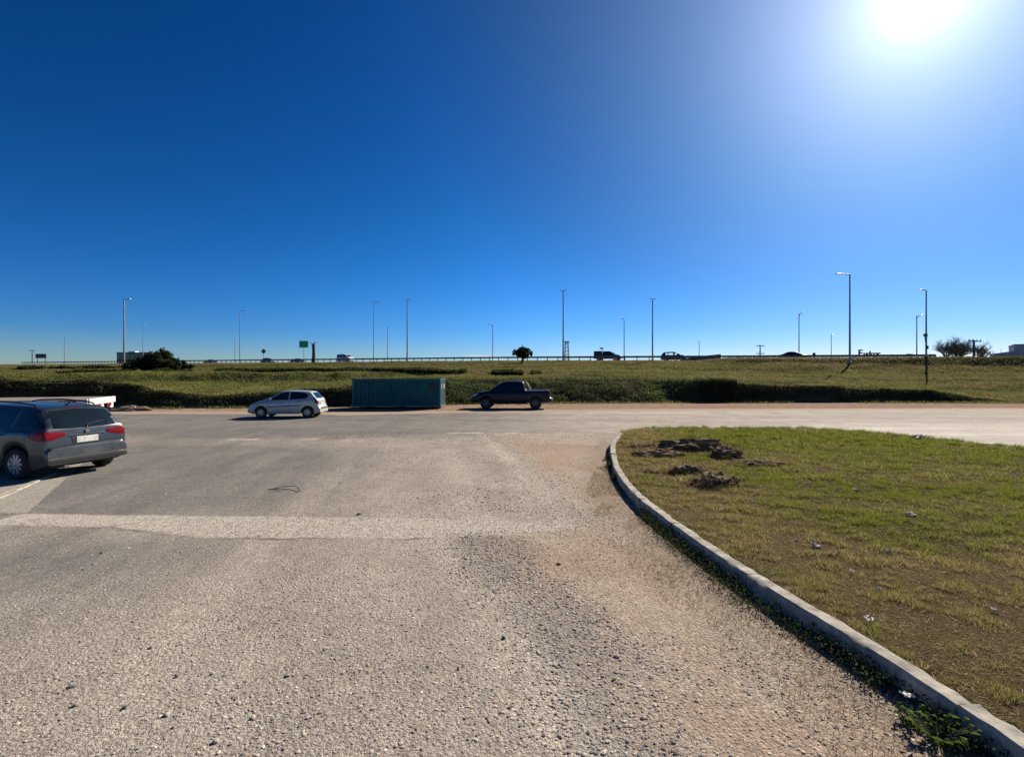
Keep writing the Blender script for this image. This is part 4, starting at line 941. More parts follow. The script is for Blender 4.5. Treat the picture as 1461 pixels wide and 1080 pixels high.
def trailer():
    X1, X0, Y0, Y1, z = -14.05, -25, 16.9, 19.3, 1.3; an = R(22); ca, sa = math.cos(an), math.sin(an)
    r = empty('flatbed_trailer', (-14.5-ca*5.47-sa*1.2, 16.9-sa*5.47+ca*1.2, 0), an, 'long flatbed trailer with wooden deck and red and white edge behind the grey wagon', 'trailer')
    Lx, D = X1-X0, Y1-Y0
    wood = pmat('deck_boards', (.23, .175, .145), .85, noise=.4, nscale=3, bump=.3); white = pmat('trailer_white', (.66, .62, .52), .55, noise=.25)
    def deck(bm):
        for k in range(12): box(bm, (0, -D/2+(k+.5)*D/12, z-.02), (Lx-.1, D/12-.012, .04))
    B('deck', deck, wood, r)
    B('side_rail', lambda bm: box(bm, (0, -D/2-.04, z-.075), (Lx, .08, .15), bev=.01), white, r)
    B('side_rail', lambda bm: box(bm, (0, D/2+.04, z-.075), (Lx, .08, .15), bev=.01), white, r)
    B('tail_rail', lambda bm: (box(bm, (Lx/2, 0, z-.1), (.08, D, .22), bev=.01), [box(bm, (Lx/2-.05, y, z-.3), (.1, .3, .2)) for y in (-.95, 0, .95)]), white, r)
    for k in range(10): B('reflector', lambda bm: box(bm, (Lx/2-.55-k*1.1, -D/2-.086, z-.08), (.5, .012, .06)), M_red, r)
    for s in (-1, 1): B('tail_light', lambda bm: box(bm, (Lx/2+.05, s*.5, z-.27), (.04, .4, .1), bev=.01), M_red, r)
    def chassis(bm):
        for y in (-.5, .5): box(bm, (0, y, z-.28), (Lx-.2, .12, .36))
        for k in range(9): box(bm, (-Lx/2+.6+k*1.2, 0, z-.1), (.08, D-.1, .1))
    B('chassis', chassis, M_darksteel, r)
    for x in (-4.2, 2.2, 3.4):
        for s in (-1, 1):
            M = Matrix.Translation((x, s*.98, .5)) @ Matrix.Rotation(0 if s == 1 else math.pi, 4, 'Z')
            w = empty('wheel'); w.parent = r
            B('tyre', lambda bm: lathe(bm, [(.27, -.13), (.42, -.14), (.49, -.11), (.5, 0), (.49, .11), (.42, .14), (.27, .13)], 32, M), M_rubber, w, 50, True)
            B('rim', lambda bm: lathe(bm, [(.28, .12), (.25, .1), (.22, .02), (.1, .04), (.001, .06)], 24, M), M_galv, w, 40, True)
trailer()

# ------------------------------------------------------------------ guard rail
def guard_rail():
    xs = [-186+k*(241/134) for k in range(135)]
    r = empty('guardrail', (0, 0, 0), 0, 'long grey steel guardrail on posts along the edge of the highway', 'guardrail')
    zf = lambda x: float(road_z(np.array(x)))
    def beam(bm):
        prof = [(.0, .42), (-.05, .47), (-.05, .52), (.0, .57), (-.05, .62), (-.05, .68), (0, .73), (.012, .73), (.012, .42)]
        prev = None
        for x in np.linspace(xs[0]-.5, xs[-1]+.5, 90):
            y = rail_Y(x); cur = [bm.verts.new((x+NX.x*(o-.09), y+NX.y*(o-.09), zf(x)+h+.1)) for o, h in prof]
            if prev:
                for k in range(len(prof)): bm.faces.new((prev[k], cur[k], cur[(k+1) % len(prof)], prev[(k+1) % len(prof)]))
            prev = cur
    B('beam', beam, M_darksteel, r)
    pm = bmesh.new(); box(pm, (0, 0, .35), (.12, .15, 1.0)); pme = bm_mesh('post', pm); pme.materials.append(M_darksteel)
    far = bmesh.new()
    for k, x in enumerate(xs):
        if k < 35: box(far, (x, rail_Y(x), zf(x)+.35), (.12, .15, 1.0)); continue
        o = bpy.data.objects.new('post', pme); COL.objects.link(o); o.parent = r; o.location = (x, rail_Y(x), zf(x)); o.rotation_euler = (0, 0, math.atan2(DX.y, DX.x))
    o = link('post', bm_mesh('post', far), M_darksteel, r); o['kind'] = 'stuff'
guard_rail()

# ------------------------------------------------------------------ street lamps, poles and signs
def lamp(px, top, Y, label, arm=1.6, rise=.0, double=False, r0=.11, head=.55, extra=None, group='street lamps along the highway', pm=None):
    X = wx(px, Y); z0 = float(terrain(np.array([X]), np.array([float(Y)]))[0])-.05; H = wz(top, Y)-z0
    r = empty('street_lamp', (X, Y, z0), 0, label, 'street lamp', group); pm = pm or M_galv
    B('pole', lambda bm: tube(bm, [(0, 0, 0), (0, 0, H*.3), (0, 0, H-.1)], [r0, r0*.85, r0*.6], 10), pm, r, 60, True)
    for s in ((1, -1) if double else (1,)):
        a = arm*s
        B('arm', lambda bm: tube(bm, [(0, 0, H-.12-rise), (a*.35, 0, H-.03-rise*.35), (a, 0, H)], [r0*.5, r0*.45, r0*.4], 8), pm, r, 60, True)
        B('lamp_head', lambda bm: box(bm, (a+math.copysign(head*.4, a), 0, H+.02), (head, .26, .12), bev=.04, ry=-math.copysign(.08, a)), M_lamp, r, smooth=True)
    B('base', lambda bm: box(bm, (0, 0, .12), (.36, .36, .3), bev=.02), pm, r)
    if extra == 'boxes':
        B('equipment_box', lambda bm: box(bm, (-.14, -.05, H*.33), (.36, .3, .4), bev=.03), M_darksteel, r)
        B('bracket', lambda bm: tube(bm, [(-.14, -.02, H*.33-.9), (-.05, 0, H*.33-.25)], [.03, .14], 6), M_darksteel, r)
        B('equipment_box', lambda bm: box(bm, (0, -.12, 1.3), (.28, .24, .45), bev=.03), M_darksteel, r)
    return r
lamp(177, 427, 76, 'grey street lamp with a bright white head, left of the big dark bush', .35, head=.75, r0=.15)
lamp(342, 443.5, 150, 'thin street lamp with a long arm to the right, left of the diamond sign', 1.2, head=1.0, r0=.12)
lamp(533, 431, 124, 'tall thin street lamp with a long flat arm, above the left end of the container', 1.2, head=.9)
lamp(553, 466.5, 160, 'faint distant lamp post between the two tall lamps above the container', .3, head=.4, r0=.12)
lamp(581, 427.5, 102, 'tall dark street lamp with a short head above the middle of the container', .3, head=.5, r0=.15)
lamp(703, 463, 113, 'street lamp with a drooping left arm, left of the small round tree', -.7, rise=.5, head=.5)
lamp(803.5, 414.5, 86, 'tallest street lamp by the rail, right of the small round tree', .3, double=True, head=.35, r0=.15)
lamp(890.5, 455, 102, 'slender street lamp with small head behind the highway pickup', -.25, head=.5)
lamp(931, 426.5, 79, 'street lamp with a T shaped head left of the see-through dark car', .2, double=True, head=.3, r0=.13)
lamp(997.5, 485.5, 170, 'short distant lamp post above the wedge shaped wall', -.3, head=.5, r0=.14)
lamp(1140, 447, 92, 'street lamp with an upturned arm to the right, above the dark low sedan', .5, rise=.45, head=.45)
lamp(1186, 477, 160, 'distant lamp post just left of the tallest lamp with a long left arm', .2, head=.5, r0=.14)
lamp(1212.5, 391, 66, 'tallest lamp with a long straight arm to the left, near the red lettering', -1.25, head=.7, r0=.14)
lamp(1308, 449.5, 85, 'street lamp with a curved right arm beside the pole carrying metal boxes', .75, rise=.5, head=.6)
lamp(1321.5, 413.8, 64.2, 'lamp pole carrying metal boxes, left of the bare trees', -.35, head=.45, r0=.12, extra='boxes')
lamp(92, 481, 190, 'faint lamp pole far left, right of the small billboard', .3, head=.6, r0=.13)
lamp(204, 463, 185, 'faint tall pole behind the bush and the low glass building', .3, head=.6, r0=.13)
lamp(335, 482, 210, 'faint distant pole just left of the thin lamp with a long arm', .3, head=.6, r0=.13)

def utility(px, top, Y, label, arms=2, lattice=False):
    X = wx(px, Y); z0 = float(terrain(np.array([X]), np.array([float(Y)]))[0]); H = wz(top, Y)-z0
    r = empty('utility_pole' if not lattice else 'lattice_tower', (X, Y, z0), R(8), label, 'utility pole' if not lattice else 'lattice tower')
    if not lattice:
        B('pole', lambda bm: tube(bm, [(0, 0, 0), (0, 0, H)], [.2, .14], 8), M_darksteel, r)
        for k in range(arms):
            a = B('crossarm', lambda bm: box(bm, (0, -.15, H-.25-k*H*.28), (2.4, .14, .16)), M_darksteel, r)
            B('insulator', lambda bm: [tube(bm, [(q, -.15, H-.2-k*H*.28), (q, -.15, H+.1-k*H*.28)], .06, 6) for q in (-1.1, -.4, .4, 1.1)], M_darksteel, a)
    else:
        def legs(bm):
            b, t = .85, .4
            for sx in (-1, 1):
                for sy in (-1, 1): tube(bm, [(sx*b, sy*b, 0), (sx*t, sy*t, H)], .07, 5)
        def brace(bm):
            n = 8
            for k in range(n):
                z, z1 = H*k/n, H*(k+1)/n; w, w1 = .85-.45*k/n, .85-.45*(k+1)/n
                for q in range(4):
                    c = [(-1, -1), (1, -1), (1, 1), (-1, 1)]; a, b = c[q], c[(q+1) % 4]
                    tube(bm, [(a[0]*w, a[1]*w, z), (b[0]*w1, b[1]*w1, z1)], .04, 4); tube(bm, [(b[0]*w, b[1]*w, z), (a[0]*w1, a[1]*w1, z1)], .04, 4)
        B('legs', legs, M_darksteel, r); B('bracing', brace, M_darksteel, r)
        B('platform', lambda bm: box(bm, (0, 0, H), (1.7, 1.2, .2)), M_darksteel, r)
    return r
utility(808.5, 487.5, 150, 'small lattice tower right beside the tallest lamp near the round tree', lattice=True)
utility(1084.5, 492.5, 140, 'utility pole with two crossarms between the wedge wall and the low sedan', 2)
utility(1297, 504.5, 170, 'tiny distant utility pole with one crossarm, left of the pole with boxes', 1)
utility(46, 499.5, 200, 'small utility pole with one crossarm left of the billboard', 1)
utility(1389.5, 485, 82, 'dark utility pole standing among the bare trees', 1)

def sign_base(name, px, Y, label, cat): 
    X = wx(px, Y); z0 = float(terrain(np.array([X]), np.array([float(Y)]))[0]); return empty(name, (X, Y, z0), 0, label, cat), z0
def signs():
    gm = pmat('sign_green', (.0, .36, .17), .4, noise=.15); wm = pmat('sign_white', (.7, .72, .7), .4)
    Y = 136; r, z0 = sign_base('road_sign', 433.3, Y, 'green rectangular road sign on a thin post above the highway rail', 'road sign')
    zc = wz(491.2, Y)-z0
    B('post', lambda bm: tube(bm, [(0, .06, 0), (0, .06, zc+.9)], .07, 8), M_galv, r)
    B('panel', lambda bm: box(bm, (0, 0, zc), (2.45, .05, 1.85), bev=.01), gm, r)
    Y = 150; r, z0 = sign_base('warning_sign', 376, Y, 'dark green diamond shaped sign on a post above the rounded dark car', 'road sign')
    zc = wz(501.3, Y)-z0
    B('post', lambda bm: tube(bm, [(0, .05, 0), (0, .05, zc)], .07, 8), M_galv, r)
    B('panel', lambda bm: box(bm, (0, 0, zc), (1.15, .05, 1.15), ry=R(45), bev=.01), pmat('sign_back', (.02, .09, .07), .5), r)
    Y = 200; r, z0 = sign_base('billboard', 58.5, Y, 'small dark billboard on two posts at the far left of the skyline', 'billboard')
    zc = wz(508, Y)-z0
    B('panel', lambda bm: box(bm, (0, 0, zc), (4.3, .2, 1.75), bev=.03), pmat('billboard_face', (.06, .085, .09), .6, noise=.5, nscale=1.2), r)
    for s in (-1, 1): B('post', lambda bm: box(bm, (s*1.6, .2, zc/2), (.2, .2, zc)), M_darksteel, r)
    Y = 175; r, z0 = sign_base('road_sign', 859.5, Y, 'tiny distant sign on a post just above the highway pickup roof', 'road sign'); zc = wz(497, Y)-z0
    B('post', lambda bm: tube(bm, [(0, .06, 0), (0, .06, zc)], .1, 6), M_galv, r)
    B('panel', lambda bm: box(bm, (-.3, 0, zc), (1.3, .06, .5)), M_galv, r)
    Y = 86; X = wx(1238, Y); z0 = float(terrain(np.array([X]), np.array([float(Y)]))[0])
    r = empty('letter_sign', (X, Y, z0), R(-4), 'dark raised lettering with a tall first letter, right of the tallest lamp', 'sign')
    zb = wz(508.6, Y)-z0
    for nm, txt, size, x in (('initial_letter', 'F', 1.65, -1.62), ('lettering', 'udcor', 1.3, -.72)):
        cu = bpy.data.curves.new('txt', 'FONT'); cu.body = txt; cu.size = size; cu.extrude = .07; cu.offset = .035; cu.space_character = .88
        t = bpy.data.objects.new('txt', cu); COL.objects.link(t); dg = bpy.context.evaluated_depsgraph_get()
        me = bpy.data.meshes.new_from_object(t.evaluated_get(dg)); bpy.data.objects.remove(t)
        o = link(nm, me, None, r); me.materials.clear(); me.materials.append(pmat('letter_red', (.14, .035, .04), .6)); o.location = (x, 0, zb+.04); o.rotation_euler = (R(90), 0, 0)
    B('beam', lambda bm: box(bm, (0, .1, zb), (3.2, .12, .1)), M_darksteel, r)
    for s in (-1.3, 0, 1.3): B('post', lambda bm: box(bm, (s, .1, zb/2), (.1, .1, zb)), M_darksteel, r)
    # small things by the rail
    Y = 73; X = wx(1161.5, Y); z0 = float(terrain(np.array([X]), np.array([float(Y)]))[0])
    r = empty('marker_post', (X, Y, z0), 0, 'short dark square post standing by the highway, right of the low sedan', 'post'); H = wz(503.3, Y)-z0
    B('post', lambda bm: box(bm, (0, 0, H/2), (.2, .2, H), bev=.02), M_darksteel, r); B('cap', lambda bm: box(bm, (0, 0, H-.18), (.3, .28, .36), bev=.03), M_black, r)
    Y = 70; X = wx(523.5, Y); z0 = float(terrain(np.array([X]), np.array([float(Y)]))[0])
    r = empty('marker_post', (X, Y, z0-.1), R(20), 'short white and red marker post in the grass above the container', 'post')
    B('post', lambda bm: box(bm, (0, 0, .42), (.16, .12, .84), ry=R(6)), pmat('post_white', (.7, .68, .64), .6), r); B('band', lambda bm: box(bm, (.02, 0, .3), (.175, .135, .2), ry=R(6)), M_red, r)
signs()
def stump():
    Y = 112; X = wx(447.3, Y); z0 = float(terrain(np.array([X]), np.array([float(Y)]))[0])
    H = wz(490.5, Y)-z0
    r = empty('dead_palm', (X, Y, z0), 0, 'dead brown palm trunk with a small ragged top, right of the green road sign', 'tree')
    B('trunk', lambda bm: tube(bm, [(0, 0, 0), (.05, 0, H*.4), (0, 0, H*.85), (-.08, 0, H*.95)], [.42, .34, .3, .36], 10), M_bark, r, 60, True)
    n = 260; a = rng.uniform(0, 6.28, n); q = rng.uniform(.1, 1.0, n)
    k = rng.integers(0, 9, n); a = k*.7+rng.normal(0, .06, n); ln_ = rng.uniform(.25, 1.1, 9)[k]; up_ = rng.uniform(-.35, .5, 9)[k]
    P = np.stack([np.cos(a)*q*ln_, np.sin(a)*q*ln_, H-.15+q*up_+.1*np.sin(q*3)], 1)
    leaves('crown', P, .13, pal(n, [(.07, .055, .035), (.05, .05, .03)]), M_leaf, r, .25)
stump()

# ------------------------------------------------------------------ trees and bushes
def clump_crown(name, blobs, n, size, cols, parent, wts=None):
    """leaves gathered on many small clumps spread over the blobs"""
    out = []
    vol = np.array([b[3]*b[4]*b[5] for b in blobs]); cnt = (n*vol/vol.sum()).astype(int)
    for (x, y, z, a, b, c), k in zip(blobs, cnt):
        nc = max(6, k//60); u = rnd_unit(nc)*rng.uniform(.55, 1.0, (nc, 1))**.6
        cc = u*[a, b, c]+[x, y, z]; q = rng.integers(0, nc, k)
        out.append(cc[q]+rng.normal(size=(k, 3))*np.array([a, b, c])*.13)
    P = np.vstack(out); m = len(P)
    return leaves(name, P, rng.uniform(.6, 1.3, m)*size, pal(m, cols, wts, .35), M_leaf, parent)
def bush(name, px0, px1, ytop, Y, label, blobs_n=7, n=7000, cols=((.034, .045, .018), (.045, .058, .022), (.024, .03, .014)), size=.14, trunk=True, group=None, sink=0):
    X = wx((px0+px1)/2, Y); w = (px1-px0)/F*Y; z0 = float(terrain(np.array([X]), np.array([float(Y)]))[0]); H = wz(ytop, Y)-z0
    r = empty(name, (X, Y, z0), 0, label, 'bush', group)
    rs = np.random.default_rng(int(px0*7+px1)); bl = []
    for k in range(blobs_n):
        q = (k+.5)/blobs_n*2-1; hh = H*(1-.55*q*q)*rs.uniform(.8, 1.0)
        bl.append((q*w*.4, rs.normal(0, w*.08), hh*.5, w/blobs_n*1.1, w*.22, hh*.5))
    clump_crown('foliage', bl, n, size, cols, r)
    if trunk:
        for b in bl: B('stem', lambda bm: tube(bm, [(b[0]*.4, b[1], -.1), (b[0]*.8, b[1], b[2]*.8), (b[0], b[1], b[2]*1.4)], [.1, .07, .03], 6), M_bark, r)
bush('bush', 186, 263, 499.5, 74, 'large dark evergreen bush on the grass right of the near left street lamp', 6, 15000, size=.16)
bush('bush', 246, 270, 511, 74.5, 'low dark bush joining the right side of the large evergreen bush', 3, 2500)
for a, b, t, Y, l in ((14, 72, 520.5, 88, 'long low olive shrub at the far left below the billboard'), (70, 108, 521.5, 90, 'low brownish shrub right of the long olive shrub'), (108, 176, 520.5, 92, 'low spreading shrub left of the near street lamp'),):
    bush('shrub', a, b, t, Y, l, 7, 5000, ((.05, .055, .022), (.065, .06, .03), (.035, .04, .018)), .15, False, 'low shrubs on the left slope')
def round_tree():
    Y = 84; X = wx(745.5, Y); z0 = float(terrain(np.array([X]), np.array([float(Y)]))[0]); H = wz(491, Y)-z0; s = H/3.6
    r = empty('small_tree', (X, Y, z0), 0, 'small dark round-headed tree with short trunk beside the highway rail', 'tree')
    def tr(bm):
        tube(bm, [(0, 0, -.1), (.03, 0, .7*s), (0, 0, 1.3*s)], [.26, .2, .16], 8)
        for a in range(7):
            c, sn = math.cos(a*.9), math.sin(a*.9); tube(bm, [(0, 0, .8*s), (c*.5*s, sn*.5*s, 1.4*s), (c*1.2*s, sn*1.2*s, 2.0*s)], [.1, .07, .03], 6)
    B('trunk', tr, M_bark, r, 60, True)
    bl = [(-1.35, 0, 1.95, .7, .8, .5), (-.6, .2, 1.9, .9, 1, .75), (.2, 0, 2.15, .95, 1, .8), (1.0, .1, 1.95, .8, .9, .7), (1.55, 0, 1.75, .5, .6, .45), (-.2, 0, 2.6, .6, .6, .5), (.05, 0, 3.2, .16, .16, .3), (0, -.5, 1.6, 1.3, .7, .5), (-.1, .1, 1.1, .6, .6, .4), (.5, 0, 1.2, .6, .6, .35)]
    clump_crown('crown', [tuple(v*s for v in b) for b in bl], 7000, .13, ((.034, .045, .018), (.045, .056, .024), (.022, .028, .014)), r)
round_tree()
def bare_tree(px, Y, ytop, label, seed, spread=1.0):
    X = wx(px, Y); z0 = float(terrain(np.array([X]), np.array([float(Y)]))[0])-.1; H = wz(ytop, Y)-z0
    r = empty('bare_tree', (X, Y, z0), 0, label, 'tree', 'bare winter trees on the right'); rs = random.Random(seed)
    bt, bc = bmesh.new(), bmesh.new()
    def grow(p, d, ln, rad, lvl):
        pts = [p]; q = p.copy(); dd = d.copy()
        for _ in range(3):
            dd = (dd+Vector((rs.gauss(0, .16), rs.gauss(0, .16), rs.gauss(.04, .1)))).normalized(); q = q+dd*ln/3; pts.append(q.copy())
        tube(bt if lvl < 2 else bc, pts, [rad, rad*.8, rad*.62, rad*.45], 6 if lvl < 2 else 3, False)
        if lvl >= 5: return
        for k in range((7, 4, 4, 3, 3)[lvl]):
            b = pts[rs.choice((1, 2, 3)) if lvl else rs.choice((2, 3, 3))]
            nd = (dd+Vector((rs.gauss(0, .62)*spread, rs.gauss(0, .62)*spread, rs.gauss(.28, .3)))).normalized()
            grow(b, nd, ln*rs.uniform(.66, .9), max(rad*.5, .011), lvl+1)
    grow(Vector((0, 0, 0)), Vector((0, 0, 1)), H*.26, .17, 0)
    zm = max(v.co.z for v in bc.verts); k = H/zm
    for bm in (bt, bc): bmesh.ops.scale(bm, vec=(k*1.05, k*1.05, k), verts=bm.verts)
    link('trunk', bm_mesh('trunk', bt), M_bark, r); link('crown', bm_mesh('crown', bc), pmat('twigs', (.085, .07, .06), .9), r)
bare_tree(1349, 80, 481, 'leftmost leafless tree of the bare clump on the right skyline', 3, 1.0)
bare_tree(1366, 82, 476, 'tallest leafless tree in the middle of the bare clump', 8, 1.1)
bare_tree(1379, 84, 480, 'dense leafless tree just left of the utility pole in the bare clump', 12, 1.1)
bare_tree(1399, 83, 484, 'rightmost leafless tree of the bare clump, nearest the grey buildings', 21, 1.0)

# ------------------------------------------------------------------ far buildings
def buildings():
    Y = 92; X0, X1, X2 = wx(1418, Y), wx(1447, Y), wx(1500, Y); zg = float(terrain(np.array([X0]), np.array([float(Y)]))[0])
    gw = pmat('grey_wall', (.36, .37, .39), .8, noise=.2, nscale=.8); gr = pmat('roof_sheet', (.16, .19, .18), .6, noise=.2)
    r = empty('warehouse', (wx(1418, Y)+.766*2.68, Y-.643*2.68, zg), R(-40), 'grey flat-roofed warehouse with a taller right block at the right edge of the skyline', 'building')
    h1, h2, h3 = wz(504.5, Y)-zg, wz(501.5, Y)-zg, wz(493, Y)-zg
    def low(bm):
        a, b = -2.68, 0
        v = [bm.verts.new(p) for p in ((a, 0, -1), (b, 0, -1), (b, 0, h2), (a, 0, h1), (a, 8, -1), (b, 8, -1), (b, 8, h2), (a, 8, h1))]
        for f in ((0, 1, 2, 3), (4, 5, 6, 7), (0, 4, 7, 3), (1, 5, 6, 2), (3, 2, 6, 7)): bm.faces.new([v[i] for i in f])
    B('low_block', low, gw, r)
    B('tall_block', lambda bm: box(bm, (3.01, 4, h3/2-.5), (6, 8.2, h3+1)), gw, r)
    B('roof_edge', lambda bm: box(bm, (3.01, 4, h3+.06), (6.2, 8.4, .12)), gr, r)
    B('low_door', lambda bm: box(bm, (-1.2, -.02, .5), (1.3, .08, 1.1)), pmat('dark_door', (.12, .07, .07), .7), r)
    B('window_band', lambda bm: box(bm, (3, -.13, h3*.28), (5.2, .06, h3*.18)), pmat('dark_band', (.09, .1, .115), .7), r)
    B('aerial', lambda bm: tube(bm, [(-1.7, .3, h1-.2), (-1.7, .3, h2+.5)], .03, 5), M_darksteel, r)
    Y = 205; X = wx(189, Y); zg = float(terrain(np.array([X]), np.array([float(Y)]))[0]); H = wz(503.2, Y)-zg; w = 45/F*Y
    r = empty('office_building', (X, Y, zg), 0, 'low dark glass office building behind the near left street lamp', 'building')
    B('wall', lambda bm: box(bm, (0, 3, H/2), (w, 6, H)), pmat('office_wall', (.05, .1, .11), .5), r)
    for k in range(7): B('window', lambda bm: box(bm, (-w/2+(k+.5)*w/7, -.02, H-1.6), (w/7-.25, .08, 2.2)), M_glass, r)
    B('roof', lambda bm: box(bm, (0, 3, H+.08), (w+.5, 6.5, .16)), M_galv, r)
    B('roof_unit', lambda bm: box(bm, (-w*.08, 2, H+.4), (2.8, 2, .5)), pmat('unit_white', (.75, .76, .78), .5), r)
    # sloping wall beyond the highway
    Y = 97; Xa, Xb = wx(972, Y), wx(1028.5, Y); zg = float(terrain(np.array([Xa]), np.array([float(Y)]))[0])-1
    r = empty('ramp_wall', (Xa, Y, zg), 0, 'dark green wedge shaped ramp wall rising to the right beyond the rail', 'wall')
    za, zb = wz(511.5, Y)-zg, wz(505.8, Y)-zg
    def wedge(bm):
        L_ = Xb-Xa; v = [bm.verts.new(p) for p in ((0, 0, 0), (L_, 0, 0), (L_, 0, zb), (0, 0, za), (0, .5, 0), (L_, .5, 0), (L_, .5, zb), (0, .5, za))]
        for f in ((0, 1, 2, 3), (7, 6, 5, 4), (0, 4, 5, 1), (1, 5, 6, 2), (2, 6, 7, 3), (3, 7, 4, 0)): bm.faces.new([v[i] for i in f])
    B('wall', wedge, pmat('ramp_paint', (.06, .11, .1), .7, noise=.25), r)
    def coping(bm):
        L_ = Xb-Xa; an = math.atan2(zb-za, L_); box(bm, (L_/2, .25, (za+zb)/2+.05), (math.hypot(L_, zb-za), .6, .08), ry=-an)
    B('coping', coping, M_darksteel, r)
buildings()

# ------------------------------------------------------------------ small things near the camera
def sod(x, y, w, d, h, label, n, dark=1.0):
    r = empty('turf_clod', (x, y, LZ), rng.uniform(-.2, .2), label, 'turf clod', 'clods of dug turf on the lawn')
    bm = bmesh.new(); bmesh.ops.create_icosphere(bm, subdivisions=4, radius=1)
    sd = int(x*100+y*10)
    for v in bm.verts:
        a = np.array([v.co.x*2.5+5*x]); b = np.array([v.co.y*2.5+v.co.z*2+3*y])
        f = .62+.75*float(fbm(a, b, sd)[0]); f2 = .7+.6*float(fbm(a*3, b*3, sd+5)[0])
        v.co = Vector((v.co.x*w*f*f2, v.co.y*d*f*f2, v.co.z*h*.8*f*f2))
    for f in bm.faces: f.smooth = False
    me = bm_mesh('soil', bm); link('soil', me, pmat('dug_soil', (.16, .10, .056), .95, noise=.5, nscale=14, bump=1), r)
    co = np.array([v.co[:] for v in me.vertices]); co = co[co[:, 2] > -.01]; q = rng.integers(0, len(co), n)
    P = co[q]+rng.normal(0, .015, (n, 3)); sp_ = 1+rng.random(n)**4*1.1; P[:, :2] *= sp_[:, None]; P[:, 2] = np.maximum(P[:, 2]/sp_**3, -.002)
    blades('dry_roots', P, rng.uniform(.03, .09, n), .005, pal(n, [(.22, .15, .08), (.15, .1, .055), (.3, .21, .12), (.13, .12, .04)], [.35, .35, .15, .15], .35)*dark, M_grass, 2.2, r)
sod(4.75, 12.9, .95, .38, .40, 'largest dark clod ridge at the back of the dug turf heap on the lawn', 2600, .8)
sod(5.15, 11.9, .38, .27, .26, 'greyish clod at the right end of the large dark ridge', 900)
sod(5.45, 10.8, .6, .2, .13, 'flat brown turf strip furthest right of the dug heap', 900)
sod(3.6, 12.1, .6, .24, .17, 'long low turf strip nearest the kerb bend', 1100)
sod(3.62, 13.6, .4, .25, .12, 'small brown turf tuft behind the strip near the kerb bend', 700)
sod(3.55, 9.95, .32, .24, .2, 'medium clod in front of the ridge with pale grass bits', 900)
sod(3.62, 8.85, .40, .28, .24, 'nearest dug turf mound with dry roots, in front of the others', 1600)
sod(2.85, 10.1, .18, .14, .05, 'tiny flat brown turf scrap close to the kerb', 300)

def scrap(x, y, z, s, label, seed, col=(.62, .57, .48), name='litter_scrap'):
    rs = np.random.default_rng(seed); bm = bmesh.new(); n = 6
    g = [[bm.verts.new((x+(i/n-.5)*s*.75*rs.uniform(.6, 1.2), y+(j/n-.5)*s*.8*rs.uniform(.7, 1.2), z+.02+abs(rs.normal(0, .12*s)))) for j in range(n+1)] for i in range(n+1)]
    for i in range(n):
        for j in range(n):
            if rs.random() > .22: bm.faces.new((g[i][j], g[i+1][j], g[i+1][j+1], g[i][j+1]))
    bmesh.ops.delete(bm, geom=[v for v in bm.verts if not v.link_faces], context='VERTS')
    bmesh.ops.solidify(bm, geom=bm.faces[:], thickness=.002)
    o = link(name, bm_mesh(name, bm), pmat('pale_litter', col, .7, noise=.2)); tag(o, label, 'litter', 'litter scraps on the lawn')
def lawn_pt(px, py): h = EYE-LZ; return wx(px, h*F/(py-HY)), h*F/(py-HY)
for k, (px, py, s, l) in enumerate(((1240, 886, .085, 'crumpled white scrap on the brown lawn midway along the kerb'), (1164, 781, .13, 'pale torn scrap lying in the dead grass right of the curb middle'), (1255, 843, .07, 'small pale scrap in brown grass above the crumpled white scrap'), (1300, 736, .14, 'white scrap near the right side of the green lawn'), (1216, 817, .05, 'tiny white scrap left of the small pale scrap'), (1137, 772, .06, 'tiny white scrap left of the pale torn scrap'), (940, 693, .09, 'white flake on the lawn just behind the kerb by the turf mound'), (971, 686, .13, 'flat white scrap tucked against the nearest turf mound'), (1312, 626, .5, 'white litter at the far right edge of the lawn by the road'), (1418, 872, .06, 'white scrap at the right side of the brown lawn'), (1222, 700, .12, 'pale scrap in the middle of the green lawn'), (1268, 788, .07, 'pale scrap on the brown lawn below the white scrap'))):
    x, y = lawn_pt(px, py); scrap(x, y, LZ, s, l, k+1)
def ground_pt(px, py): return wx(px, EYE*F/(py-HY)), EYE*F/(py-HY)
def stone(px, py, s, label, seed, col=(.3, .26, .21)):
    x, y = ground_pt(px, py); bm = bmesh.new(); bmesh.ops.create_icosphere(bm, subdivisions=2, radius=1); rs = np.random.default_rng(seed)
    sc = rs.uniform(.7, 1.2, 3)*[1.2, .9, .65]; dv = rnd_unit(5)
    for v in bm.verts:
        p = np.array(v.co); f = 1-.25*max(0, max(float(p @ d)-.6 for d in dv)*2.2); v.co = Vector(p*sc*s*f*rs.uniform(.94, 1.05))
    bmesh.ops.rotate(bm, verts=bm.verts, matrix=Matrix.Rotation(rs.uniform(0, 6), 3, 'Z'))
    o = link('stone', bm_mesh('stone', bm), pmat('loose_stone', col, .85, noise=.35, nscale=40, bump=.4)); o.location = (x, y, .008+s*.35)
    tag(o, label, 'stone', 'loose stones on the asphalt')
